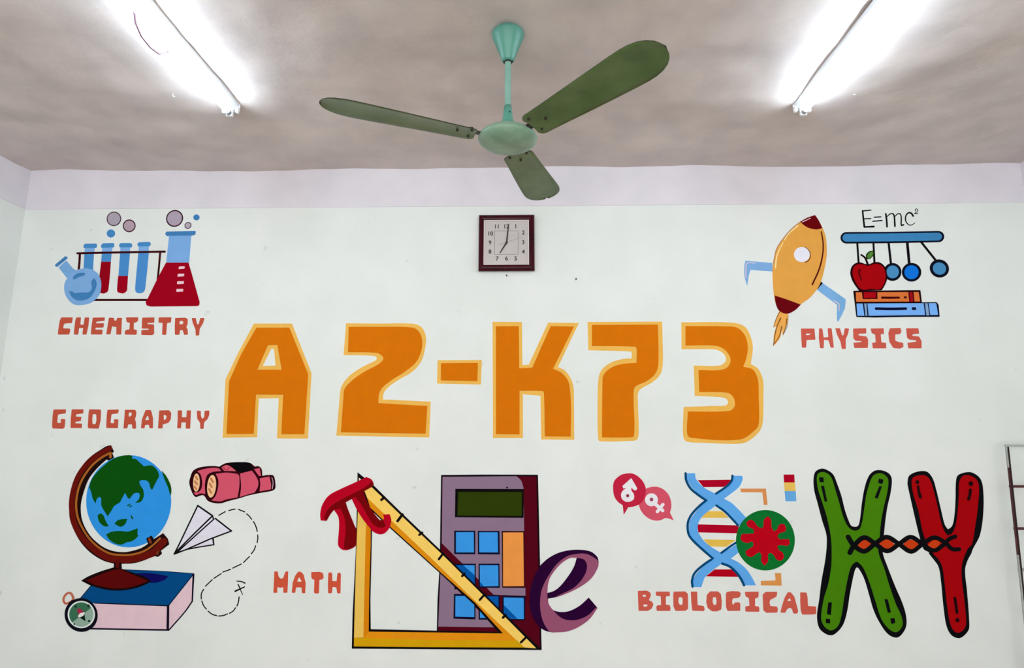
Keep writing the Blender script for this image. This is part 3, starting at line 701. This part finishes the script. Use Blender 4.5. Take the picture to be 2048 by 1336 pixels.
motif('painted_book', 'light blue painted book at the bottom of the two stacked painted books', 'painted book', [
 ('outline', (12,12,34), [fill(S2,'328,968 1700,955 1730,1000 1748,1200 1200,1202 660,1212 355,1202',(),1.5)], 0), ('cover', (122,180,248), [fill(S2,'358,978 1690,972 1720,1168 560,1182 372,1182',(),1)], 1),
 ('band*', (14,22,60), [fill(S2,'462,978 540,978 560,1182 488,1182',(),.3), fill(S2,'1478,975 1560,972 1590,1176 1505,1178',(),.3)], 2),
 ('band_face*', (134,168,208), [fill(S2,'486,978 522,978 538,1182 506,1182',(),.3), fill(S2,'1500,975 1542,973 1574,1176 1524,1178',(),.3)], 3),
 ('title_bar', (8,8,46), [line(S2,'685,1063 930,1068 1180,1063',45)], 2), ('title_dot', (8,8,46), [fill(S2,'1278,1040 1350,1040 1353,1086 1285,1086',(),.8)], 2)], gk, layer=2)

# ------------------------------------------------------------------ mural: geography
T1 = (130,880,8.35); T2 = (130,1030,8.35)
GRN = (8,80,10)
ARC = P(T1,'750,90! 700,100 600,160 450,262 320,390 210,560 130,750 85,960 72,1150')+P(T2,'85,70 150,250 270,460 430,630 640,760 830,815! 950,815! 1150,805 1300,765 1440,710 1510,685! 1550,700! 1618,645 1602,598! 1742,490! 1720,400! 1640,303! 1480,405! 1448,342! 1365,395! 1392,478! 1280,548 1130,597 980,620 800,600 640,535 480,410 370,270 290,100')+P(T1,'265,1200 268,1060 310,880 400,650 540,470 695,325! 740,350! 820,300! 790,215! 820,195! 770,88!')
motif('painted_globe', 'painted blue and green globe on a brown curved stand', 'painted globe', [
 ('arm', (28,8,8), [blob(V0, ARC)], 0, 'black outline of the curved arm'),
 ('arm_face', (104,16,8), [line(V0, P(T1,'748,140 600,225 450,330 310,475 210,640 145,840 118,1010 118,1150')+P(T2,'150,110 225,280 360,460 520,600 700,705 900,745 1100,740 1300,695 1480,620 1655,440'), 80/8.35, 118/8.35)], 1, 'brown wood of the arm'),
 ('arm_light', (172,98,34), [line(V0, P(T1,'760,215 620,290 460,420 330,590 250,750 205,920 190,1100')+P(T2,'215,30 280,190 400,380 560,535 750,640 950,668 1150,655 1330,598 1450,520 1590,390'), 36/8.35, 32/8.35), line(T1,'765,215 762,285',36,44)], 2, 'orange light band along the arm'),
 ('post', (24,6,8), [fill(T2,'822,790 945,790 950,905 815,905',(),.5)], 1), ('post_face', (92,8,6), [fill(T2,'852,740 912,740 906,930 850,930',(),.5)], 2),
 ('base', (20,4,6), [blob(T2,'822,872! 600,940 400,1020 272,1095! 420,1170 640,1235 880,1262 1130,1232 1300,1180 1445,1110! 1350,1040 1100,950 945,895!')], 2),
 ('base_face', (92,4,4), [blob(T2,'850,905! 650,970 480,1040 355,1092! 500,1160 700,1210 900,1225 1120,1200 1300,1140 1395,1100! 1200,1020 1000,935 915,900!')], 3),
 ('ocean', (48,150,232), [oval(T1,1066,1022,708,770)], 3), ('nub_outline', (24,8,8), [fill(T2,'1360,392 1452,340 1492,412 1480,485 1392,482',(),.3)], 3.6), ('nub', (128,56,28), [line(T2,'1412,402 1435,455',44,46), line(T2,'1560,610 1545,650',34)], 4),
 ('land', GRN, [blob(T1,'408,790! 440,680 520,560 650,430 800,320 950,265 1080,252 1135,270! 1120,310! 1190,320 1260,380 1325,440! 1450,425 1540,500 1575,600 1530,690 1460,835! 1430,800 1410,720 1370,680 1300,670 1250,690 1260,750 1310,830 1320,940 1270,1030 1175,1050! 1240,980 1250,900 1210,880 1150,900 1085,985! 1050,960 1010,880! 960,970 920,1040 830,1100 780,1180 720,1275! 640,1150 610,1080 610,980 580,945! 540,980 515,1060! 470,980 440,860'),
   blob(T1,'550,1255! 600,1225 645,1255 680,1340 735,1438! 690,1444 640,1428 580,1370 558,1310'), blob(T2,'830,140! 900,80 1045,62! 1010,150 940,195 880,175'),
   blob(T2,'690,325! 780,280 930,265 1050,275 1220,220! 1215,320! 1230,345! 1180,400 1100,445 1050,450 950,492 860,480 760,420'),
   blob(T1,'1620,515! 1690,600 1760,740 1778,850 1765,930! 1720,780 1660,640'), line(T1,'1055,1095 1095,1068',20,12), line(T1,'1085,1112 1125,1098',16,10), line(T2,'1110,12 1132,58',18,24)], 4, 'dark green land')], layer=5)
U_ = (110,1120,6.827)
motif('painted_book', 'thick painted book with blue cover and pink pages under the painted globe', 'painted book', [
 ('cover', (0,74,134), [fill(U_,'490,350 850,180 920,128 1500,155 1897,185 1548,630 500,590 350,522',(),.3)], 0),
 ('shadow', (10,8,92), [blob(U_,'1050,185! 1300,180 1550,220! 1480,280 1320,312 1200,260')], 1, 'dark navy oval on the cover'),
 ('pages', (230,198,208), [fill(U_,'530,585 1535,622 1530,945 440,938',(),.2), fill(U_,'1888,215 1875,568 1562,935 1560,625',(),.2)], 1, 'pale pink page edges'),
 ('outline', (22,10,34), [line(U_,'1545,625! 1540,945!',34), line(U_,'540,588! 1545,626!',12), line(U_,'450,936! 900,945! 1555,955!',20), line(U_,'1562,950 1780,700 1872,568',16), line(U_,'1874,568! 1892,195!',16,22), line(U_,'1550,625! 1895,190!',10), line(U_,'345,525! 490,350!',8), line(U_,'920,130 1500,155 1895,185',6)], 2)], layer=1)
arc_ = lambda a0, a1, r, n=20: [(U_[0]+(365+r*math.cos(math.radians(a0+(a1-a0)*i/n)))/U_[2], U_[1]+(742+r*math.sin(math.radians(a0+(a1-a0)*i/n)))/U_[2]) for i in range(n+1)]
motif('painted_compass', 'small round painted compass with a copper ring, left of the thick painted book', 'painted compass', [
 ('ring', (190,104,78), [line(U_,'255,525 225,460 180,450 135,490 118,545 140,590 175,590 215,570',24), line(U_,'250,500 245,540 210,575',20)], 0, 'copper-coloured hanging ring'),
 ('ring_link', (40,10,14), [line(U_,'205,592 242,560',30)], 1),
 ('case', (12,12,26), [oval(U_,360,750,222,232,-30)], 1),
 ('rim', (232,238,234), [oval(U_,365,742,186,186)], 2),
 ('dial', (60,112,84), [oval(U_,365,742,164,166)], 3),
 ('dial_half', (148,176,160), [('f', arc_(-34,139,164), [])], 4, 'pale green half of the dial'),
 ('needle', (168,40,72), [fill(U_,'305,672 345,655 412,715 335,750',(),.6)], 5, 'red needle half'), ('needle', (8,30,22), [fill(U_,'340,780 410,735 425,835',(),.4)], 5, 'dark needle half'),
 ('needle_hub', (240,240,236), [blob(U_,'318,770! 350,725 412,710! 400,750 350,778')], 6),
 ('tick*', (10,40,26), [oval(U_,290,632,14), oval(U_,465,622,17), oval(U_,473,830,18,14), oval(U_,272,872,8,16,30)], 5)], layer=9)
V_ = (370,910,10.24)
PNK = (216,86,110); BD = (46,2,10)
motif('painted_binoculars', 'pink painted binoculars with peach lenses, right of the painted globe', 'painted binoculars', [
 ('outline', BD, [blob(V_,'88,580 110,450 160,330 250,270 400,235 600,225 700,238! 780,190 860,160 1120,145 1330,160 1430,235! 1510,230 1570,290 1585,425! 1700,408 1810,420 1850,560 1845,690 1780,735 1560,775 1300,830 1120,885 870,950 740,990 600,985 470,940 385,830 320,830 220,860 150,780')], 0),
 ('barrel', PNK, [blob(V_,'250,330! 400,285 600,262 700,280 742,330! 560,350 450,420 408,600 412,800 370,790 300,790 230,820 180,770 270,760 335,690 352,550 320,400')], 1),
 ('barrel', PNK, [blob(V_,'630,385! 850,360 1070,385! 1110,430 1112,650 1075,870! 850,910 720,950 540,930! 620,850 680,650 680,500')], 1),
 ('body', PNK, [blob(V_,'1128,380! 1250,350 1370,320! 1450,430 1500,540 1492,650 1430,765! 1120,860! 1150,650')], 1),
 ('grip', (6,4,8), [blob(V_,'880,175! 1120,150 1320,165 1392,290! 1250,342 1110,352! 1040,310 980,250')], 1, 'black top'),
 ('hinge', (218,96,116), [blob(V_,'750,250! 850,205 950,250 1050,332! 800,325!')], 1), ('hinge_mark', (188,32,66), [line(V_,'790,250 820,295 870,300 905,250',16)], 2),
 ('eyepiece', PNK, [fill(V_,'1415,290 1530,268 1560,425 1518,432',(),.8)], 1), ('eyepiece', PNK, [fill(V_,'1530,475 1730,442 1765,600 1757,705 1528,745 1545,600',(),.8)], 1),
 ('eyecup_shine', (196,176,188), [line(V_,'1780,460 1805,560 1788,690',10,14)], 1),
 ('lens', (246,196,150), [oval(V_,235,565,68,186,2)], 1), ('lens', (246,196,150), [oval(V_,546,640,90,232,5)], 1),
 ('lens_mark*', (204,130,78), [line(V_,'225,445 255,500',34), line(V_,'205,540 250,600',34), line(V_,'198,645 232,700',34), line(V_,'535,485 572,555',38), line(V_,'512,590 548,655',38), line(V_,'495,700 536,775',38)], 2)])
W_ = (330,1000,5.567)
motif('painted_paper_plane', 'white painted paper plane with black outlines under the painted binoculars', 'painted paper plane', [
 ('paper', (231,227,240), [fill(W_,'365,60 530,175 540,213 105,600',(),0), fill(W_,'540,213 560,205 740,345 105,600',(),0), fill(W_,'535,432 545,500 270,548 250,540',(),0)], 0),
 ('outline', INK, [line(W_,'365,62! 150,510! 102,602!',14), line(W_,'365,62! 528,175!',16), line(W_,'528,178! 330,370! 112,590!',15), line(W_,'530,178! 540,212!',13), line(W_,'545,212! 330,405! 125,592!',13), line(W_,'560,205! 740,345!',15), line(W_,'740,345! 500,435! 240,550! 105,602!',14), line(W_,'535,432! 543,498!',15), line(W_,'543,498! 400,520! 240,550! 130,588!',13)], 1)])
D0 = ['600,170 670,130','710,118 745,108 780,102','820,105 885,132','910,155 940,182 965,215','985,240 1010,288 1028,350','1033,390 1034,430 1026,475','1010,510 990,560 960,600','940,630 875,695','850,712 755,758','730,772 645,802','625,820 545,872','525,888 450,960','430,995 405,1045 404,1102','410,1125 430,1175 460,1215','480,1238 525,1272 575,1288','597,1292 650,1286 695,1268','718,1262 760,1235 785,1200','802,1180 818,1135 825,1080']
motif('painted_flight_path', 'looping dashed black painted line right of the painted paper plane', 'painted line', [
 ('dash*', INK, [line(W_, s, 11.5) for s in D0], 0), ('plane_mark*', INK, [line(W_,'800,903 850,908 890,925',9,14), line(W_,'815,940 865,1055',12,7), line(W_,'782,1015 885,968',17,12)], 0)])

# ------------------------------------------------------------------ mural: maths
X1 = (630,940,7.858); X2 = (690,1090,6.071); X3 = (860,930,6.679); X4 = (860,1110,6.679); X5 = (1030,1080,6.679)
INB = (10,6,16)
BTN, BTD = (58,152,232), (0,86,166)
btn = lambda a, b: [('key', (10,8,40), [fill(a[0], a[1], (), .3)], 2), ('key_face', BTN, [fill(b[0], b[1], (), .3)], 3)]
motif('painted_calculator', 'grey-purple painted calculator with blue keys behind the painted set square', 'painted calculator', [
 ('outline', INB, [fill(V0, P(X3,'148,133 700,128 1442,130 1455,640 1470,1336')+P(X4,'1478,700 1492,1265 85,1240 100,600 130,120')+P(X3,'140,600'), (), .2)], 0),
 ('side', (84,0,20), [fill(V0, P(X3,'165,155 1422,152 1430,640 1448,1336')+P(X4,'1455,700 1470,1235 105,1220 120,600 148,120')+P(X3,'160,600'), (), .2)], 1, 'dark red shaded side'),
 ('casing', (142,116,140), [blob(V0, P(X3,'168,158! 1155,150! 1215,205 1248,300! 1258,880!')+P(X4,'1262,440! 1275,440! 1275,545! 850,530! 430,110!')+P(X3,'158,1045!'))
   , fill(X4,'140,240 400,500 880,965 110,955',(),0)], 2),
 ('screen', (8,6,6), [fill(X3,'338,318 1252,320 1250,705 333,698',(),.4), oval(X3,1030,302,12)], 3), ('screen_face', (44,60,2), [fill(X3,'376,360 1226,360 1226,678 366,675',(),.4)], 4),
 ('key', (40,4,12), [fill(V0, P(X3,'958,880 1258,883')+P(X4,'1264,438 965,436'), (), .3)], 3), ('key_face', (240,152,72), [fill(V0, P(X3,'975,900 1246,900')+P(X4,'1255,415 977,418'), (), .3)], 4, 'tall orange key')]
 +[(n, c, s, l+1) for a, b in (((X3,'323,877 605,877 605,1192 323,1190'),(X3,'347,897 585,895 588,1167 347,1167')), ((X3,'638,880 928,880 932,1195 640,1192'),(X3,'656,898 905,898 908,1167 658,1167')),
   ((X4,'330,115 612,115 612,440 325,460'),(X4,'350,135 596,135 597,430 350,430')), ((X4,'650,115 928,115 932,438 648,438'),(X4,'665,135 912,135 915,415 668,420')),
   ((X4,'320,520 608,520 608,860 314,850'),(X4,'340,546 590,546 592,828 338,822')), ((X4,'650,535 932,535 932,864 650,862'),(X4,'668,550 915,550 915,840 668,840')), ((X4,'966,540 1275,548 1270,872 966,870'),(X4,'985,566 1252,572 1254,855 985,850'))) for n, c, s, l in btn(a, b)]
 +[('key_shade*', BTD, [fill(X4,'350,135 442,135 597,270 597,430 350,430',(),0), fill(X4,'668,358 722,418 668,420',(),0), fill(X4,'760,550 915,550 915,700',(),0), fill(X4,'985,665 1170,850 985,850',(),0)], 5, 'darker blue corner of a key')], layer=1)
motif('painted_set_square', 'large yellow painted set square with black ticks in front of the painted calculator', 'painted set square', [
 ('outline', (12,8,10), [('f', [(715.3,944.5), (745,968.5), (802,1024.5), (888.5,1107.5), (1005,1223), (1083.5,1299.8), (900,1298.5), (703.8,1297), (705.5,1225), (711.5,1110), (714,1010)], [[(744.6,1022.5), (742.8,1120), (740.8,1200), (741.5,1258.3), (870,1261.2), (996,1263.5), (949,1210), (878,1144.5), (780,1056)]])], 0),
 ('apex', (236,216,200), [fill(V0,'718,955 727,963 722,972 717,966',(),0)], 1, 'pale tip'),
 ('leg', (240,196,92), [fill(V0,'718,990 731,1008 735,1050 731.5,1090 727,1275 708.3,1275 710,1200 713.3,1090 716,1022',(),0)], 1, 'light yellow upright edge'),
 ('leg_shade', (222,132,10), [fill(V0,'732.5,1040 741.7,1055 741.5,1090 738.2,1200 737.6,1262.5 739,1275.5 727,1275.5 731,1090',(),0)], 1, 'orange inner side of the upright edge'),
 ('long_edge', (252,210,104), [fill(V0,'724,968 744.5,975 800,1028.5 888.4,1112.5 1003,1226.5 1072.6,1296.4 1048.7,1294.8 1009.7,1258.2 934.9,1187.1 860,1113.7 734.4,995.4',(),0)], 1, 'light yellow long edge'),
 ('long_edge_shade', (226,142,16), [fill(V0,'734.4,995.4 860,1113.7 934.9,1187.1 1009.7,1258.2 1034,1281 1006,1266.5 950,1205 877,1140.5 780,1052.5 740.7,1015',(),0)], 1, 'orange inner side of the long edge'),
 ('foot_shade', (232,146,18), [fill(V0,'738,1263 1006,1266.5 1034,1281 860,1279.5 727,1275.5',(),0)], 1, 'orange inner side of the bottom edge'),
 ('foot', (216,162,8), [fill(V0,'727,1275.5 708.3,1275 708,1292.6 860,1294 1048.7,1294.8 1033,1281 860,1279.5',(),0)], 1, 'golden bottom edge'),
 ('tick*', (10,6,8), [line(X1,'1090,430! 1045,468!',40), line(X1,'1375,700! 1300,800!',42), line(X1,'1685,985! 1640,1018!',36), line(X2,'1190,105! 1140,172!',28), line(X4,'462,248! 430,280!',32), line(X4,'735,520! 665,598!',30), line(X4,'1010,800! 975,835!',32), line(X4,'1285,1095! 1215,1165!',30)], 2)], layer=7)
motif('painted_pi_sign', 'red painted pi sign across the tip of the painted set square', 'painted symbol', [
 ('face', (186,0,32), [blob(X1,'90,790! 85,680 120,540 220,400 400,300 620,200 810,110! 890,150 925,220! 900,260 745,350! 830,520 900,640 1010,780 1050,800! 1085,760 1070,700! 1175,692! 1200,780 1175,900 1100,990 1020,1010 920,970 840,880 760,780 660,620 580,455! 480,510! 520,620 630,890 650,930 645,1180! 620,1210 520,1255 430,1250 370,1190 365,1100 380,900 370,740 300,625! 240,700 180,800!')], 0, 'bright red front'),
 ('side', (120,0,6), [blob(X1,'185,798! 150,760 180,660 250,570 400,470 640,350 860,215 880,165! 927,222! 900,260 745,350! 580,455! 480,510! 400,600 300,625! 240,700'), blob(X1,'380,560! 480,500! 520,620 630,890 652,930 648,1180! 560,1240 462,1238! 460,1150 485,960 470,780 430,660'), blob(X1,'620,400! 760,330! 830,520 900,640 1010,780 1075,790! 1110,880 1060,905 980,895 900,830 830,720 740,560')], 1, 'dark red shaded side')], layer=11)
motif('painted_letter', 'purple painted curly letter e right of the painted calculator', 'painted letter', [
 ('side', (40,0,48), [('f', hermite(P(X5,'340,335! 450,240 600,165 800,130 1000,150 1095,220 1118,290! 1105,370 1020,510 880,620 700,710 560,760 440,782! 450,860 500,930 600,960 720,950 860,880 985,768! 1100,905! 1000,1050 850,1160 700,1220 560,1232 450,1225 350,1180 250,1060 200,900 200,700 250,500'), True), [hermite(P(X5,'825,235! 790,350 720,470 600,620 520,680 433,707! 440,600 470,500 550,380 680,260 750,235'), True)])], 0, 'dark purple shaded side'),
 ('face', (152,82,112), [blob(X5,'850,182 950,185 1050,230 1112,290 1105,370 1020,510 880,620 700,710 520,768! 620,720 780,640 890,530 950,420 960,330 920,260 828,237! 730,242 600,330 480,480 445,570 433,705 435,785 460,870 540,970 620,1040 720,1070 850,1060 980,1000 1080,900! 1102,907! 1000,1050 850,1160 700,1220 560,1232 470,1225 390,1120 350,1000 335,850 350,690 400,560 470,440 560,320 700,215')], 1, 'dusky pink front')], layer=6)

# ------------------------------------------------------------------ mural: biology
Y1 = (1210,930,10.275); Y2 = (1360,930,8.533); Y3 = (1360,1050,8.533)
gs = 'painted speech bubbles'
motif('painted_speech_bubble', 'red painted speech bubble with a white male sign', 'painted speech bubble', [
 ('bubble', (196,34,64), [blob(Y1,'165,460 190,330 280,235 380,185 560,175 680,235 780,340 835,470 830,600 790,720 700,810 580,855 475,870! 385,1025! 365,830! 260,750 190,640')], 0),
 ('male_sign', (238,236,240), [blob(Y1,'540,268! 662,478! 640,515 600,518 545,465! 540,520 592,600 590,700 510,752 420,752 345,690 330,600 372,520 430,480 375,482! 358,430!')], 1), ('sign_centre', (150,50,76), [oval(Y1,465,630,32)], 2)], gs, layer=4)
motif('painted_speech_bubble', 'pink painted speech bubble with a white female sign', 'painted speech bubble', [
 ('bubble', (216,84,104), [blob(Y1,'845,480! 960,450 1080,450 1200,500 1300,600 1350,720 1365,850 1335,980! 1415,1140! 1340,1110 1240,1090 1170,1125 1060,1145 920,1110 800,1020 730,920 690,810! 770,700! 820,600')], 0),
 ('female_sign', (238,236,240), [oval(Y1,955,715,133), line(Y1,'1020,790! 1185,935!',75,70), line(Y1,'1190,812! 1075,958!',68,68)], 1), ('sign_centre', (156,70,96), [oval(Y1,955,708,38)], 2)], gs, layer=1)
DB, DD = (96,170,238), (0,72,120)
motif('painted_double_helix', 'light blue painted double helix with red and yellow rungs', 'painted double helix', [
 ('rung', (176,0,36), [fill(Y2,'300,258 870,250 820,330 740,375 400,378',(),0)], 0), ('rung', (234,192,82), [fill(Y2,'480,788 720,790 830,900 360,900',(),0)], 0), ('rung', (176,0,36), [fill(Y2,'295,1012 1000,1030 1000,1167 310,1150',(),0)], 0),
 ('rung', (234,192,82), [fill(Y3,'400,245 955,255 790,372 510,365',(),0)], 0), ('rung', (180,0,26), [fill(Y3,'590,758 900,758 1012,886 440,876',(),0)], 0),
 ('strand_edge', DD, [line(V0, P(Y2,'95,142! 105,260 180,400 310,510 445,605!')+P(Y2,'330,700 200,840 140,960 130,1080')+P(Y3,'148,160 200,240 330,370 560,572! 400,680 250,820 205,950 213,1052!'), 40/8.533),
   line(Y2,'895,183! 880,270 800,360 615,488!',38), line(Y2,'620,690! 760,790 880,910 990,1030',38), line(Y3,'960,298! 850,370 705,475!',36), line(Y3,'720,658! 850,710 960,810 1040,920 1092,1028!',42)], 2, 'dark blue edge'),
 ('strand', DB, [blob(V0, P(Y2,'118,140! 255,140! 275,240 400,378 600,488! 760,390 870,290 915,183! 1060,185! 1070,240 1010,370 880,480 750,575! 870,640 1000,760 1130,900! 1020,1030! 900,905 760,770 615,688! 480,790 370,890 310,1000 300,1110')+P(Y3,'310,120 390,250 520,365 700,475! 850,400 960,330! 1010,460! 870,572! 1000,640 1130,750 1220,880 1295,1028! 1110,1030! 1050,900 960,800 850,700 730,650! 600,740 440,875 400,950 365,1060! 225,1060! 225,940 290,820 420,690 580,572! 400,440 250,310 170,180')+P(Y2,'155,1080 165,960 230,850 340,720 455,605! 320,500 200,380 125,250'))], 1)], layer=1)
motif('painted_virus', 'red painted spiky virus on a green disc over the painted double helix', 'painted virus', [
 ('disc', (10,112,44), [oval(Y2,1457,1283,502,516)], 0, 'green disc'),
 ('virus', (188,0,24), [blob(Y2,'1262,1165! 1250,1100 1160,1050 1135,985 1190,935 1260,960 1310,1030 1380,1078 1420,1050 1430,940 1495,880 1550,930 1560,1050 1600,1125 1650,1100 1690,1020 1760,1005 1805,1060 1790,1130 1700,1165 1665,1210 1700,1265 1770,1265 1850,1270 1870,1330 1830,1378 1730,1368 1665,1380 1680,1440 1750,1500 1770,1570 1720,1630 1650,1615 1590,1530 1540,1500 1500,1530 1500,1640 1440,1710 1385,1640 1390,1540 1350,1490 1280,1530 1220,1570 1140,1545 1120,1470 1180,1430 1250,1370 1230,1310 1150,1330 1060,1300 1030,1240 1060,1180 1150,1175')], 1)], layer=5)
gbk = 'orange painted corner brackets'
motif('painted_bracket', 'orange painted corner bracket above the painted virus', 'painted bracket', [('f', (222,146,86), [fill(Y2,'1030,403 1465,403 1495,680 1430,682 1405,468 1040,465',(),.3)])], gbk)
motif('painted_bracket', 'orange painted corner bracket below the painted virus', 'painted bracket', [('f', (224,150,80), [fill(Y3,'1620,820 1725,820 1735,1035 1380,1030 1380,955 1630,945',(),.3)])], gbk)
motif('painted_colour_bar', 'small upright red, yellow and blue painted bar beside the green letter X', 'painted bar', [
 ('block', (178,0,34), [fill(Y2,'1768,163 1950,162 1958,297 1775,297',(),.3)], 0, 'red block'), ('block', (236,194,92), [fill(Y2,'1775,297 1958,297 1975,445 1785,445',(),.1)], 0, 'yellow block'), ('block', (104,172,228), [fill(Y2,'1785,445 1975,445 1985,618 1800,620',(),.3)], 0, 'blue block')])
Z1 = (1610,920,7.03); Z2 = (1610,1090,6.682); Z3 = (1790,930,7.03); Z4 = (1790,1090,6.68)
CK = (10,10,14)
motif('painted_letter', 'green painted letter X shaped like a chromosome, thick black outline', 'painted letter', [
 ('outline', CK, [blob(V0, P(Z1,'120,260 150,160 240,120 330,150 400,210 450,330 510,500 560,700 620,870 660,930 740,930 770,850 800,600 840,380 900,220 980,150 1080,145 1180,190 1220,270 1205,450 1160,650 1130,850 1108,1050 1090,1150')+P(Z2,'1040,110 1110,310 1200,540 1310,800 1355,980 1340,1120 1240,1235 1120,1200 1010,1060 920,880 860,680 790,450 720,320 690,300 660,360 600,650 560,900 500,1080 380,1200 290,1195 190,1110 160,950 190,720 220,480 270,200 290,0')+P(Z1,'300,1050 240,850 180,620 130,430'))], 0),
 ('face', (70,130,8), [blob(V0, P(Z1,'165,250 190,185 260,170 330,200 380,270 420,400 480,600 530,780 600,930 680,990 760,975 800,880 830,700 870,450 950,230 1040,185 1120,210 1170,280 1150,480 1110,640 1070,850 1048,1080')+P(Z2,'980,90 1060,320 1120,520 1210,780 1290,960 1300,1080 1220,1165 1120,1120 1020,990 940,750 860,500 780,310 720,240 680,225 620,280 580,400 520,720 490,920 440,1080 350,1140 260,1090 215,980 250,720 310,520 350,280 355,50')+P(Z1,'368,1150 350,1000 300,780 230,560 180,400'))], 1, 'green face'),
 ('mark*', CK, [fill(Z1,'195,240 260,245 262,315 205,310',(),1), fill(Z1,'222,360 265,360 312,580 275,588',(),1), fill(Z1,'1035,260 1102,275 1087,338 1028,325',(),1.5), fill(Z1,'1045,365 1080,370 1020,545 978,528',(),1),
   fill(Z2,'310,765 358,765 345,938 290,922',(),1), fill(Z2,'278,982 335,988 335,1048 275,1042',(),1.5), fill(Z2,'1058,720 1105,725 1147,900 1105,908',(),2), fill(Z2,'1138,980 1195,975 1205,1040 1152,1056',(),1.5)], 2, 'black brush mark')], 'painted chromosome letters', layer=2)
motif('painted_letter', 'red painted letter Y shaped like a chromosome, thick black outline', 'painted letter', [
 ('outline', CK, [blob(V0, P(Z3,'175,250 200,150 320,92 450,95 530,190 580,350 640,600 700,840 745,905! 800,860 830,750 850,500 855,250 880,150 980,105 1080,105 1190,180 1235,310 1242,650 1195,980 1090,1190')+P(Z4,'1020,110 965,215 935,340 960,600 990,1000 980,1140 870,1242 760,1210 690,1090 650,850 610,450 580,290 520,200 450,110')+P(Z3,'480,1230 400,1180 340,990 270,700 220,480 185,320'))], 0),
 ('face', (168,2,10), [blob(V0, P(Z3,'232,230 260,170 340,145 430,150 490,210 550,390 600,600 660,850 730,980 790,970 850,850 885,600 895,400 905,230 960,150 1060,150 1150,210 1180,320 1160,620 1120,900 1080,1110')+P(Z4,'970,50 915,180 890,280 890,450 920,700 945,950 940,1090 870,1165 800,1160 740,1060 700,850 660,500 630,290 580,190 510,115')+P(Z3,'430,1060 380,900 330,650 260,420'))], 1, 'red face'),
 ('mark*', (30,4,8), [oval(Z3,312,240,28), line(Z3,'322,300 335,380 355,450',34,46), oval(Z3,1065,262,34), line(Z3,'1058,350 1050,420 1032,480',42,44), line(Z4,'797,708 812,800 825,900',38,40), oval(Z4,832,1003,28)], 2, 'dark brush mark')], 'painted chromosome letters', layer=2)
motif('painted_twisted_ribbon', 'black painted twisted ribbon with orange gaps joining the letters X and Y', 'painted ribbon', [
 ('gap', (204,62,18), [blob(Z1,'735,1190! 830,1122 890,1128 945,1190! 880,1252 810,1272'), blob(Z1,'1025,1180! 1100,1122 1180,1122 1268,1195! 1180,1258 1110,1252'), blob(Z3,'100,1130! 180,1058 260,1058 350,1130! 280,1194 190,1194'), blob(Z3,'445,1142! 520,1065 590,1058 638,1095! 590,1152 540,1178')], 1, 'orange gaps'),
 ('strand', CK, [line(V0,'1696,1074 1706.7,1090 1728,1102.5 1750,1087 1773,1074 1797.8,1088 1822,1103 1844.8,1088 1868,1075 1889.6,1085 1904,1098 1918,1098.5',9.8,8)], 2),
 ('strand', CK, [line(V0,'1699.5,1105 1707,1092 1728,1075 1750,1087.5 1774,1102 1797.8,1088 1821,1074 1844.8,1088 1867,1101 1885,1091 1898,1078 1910,1073',9.8,8)], 2)], layer=5)
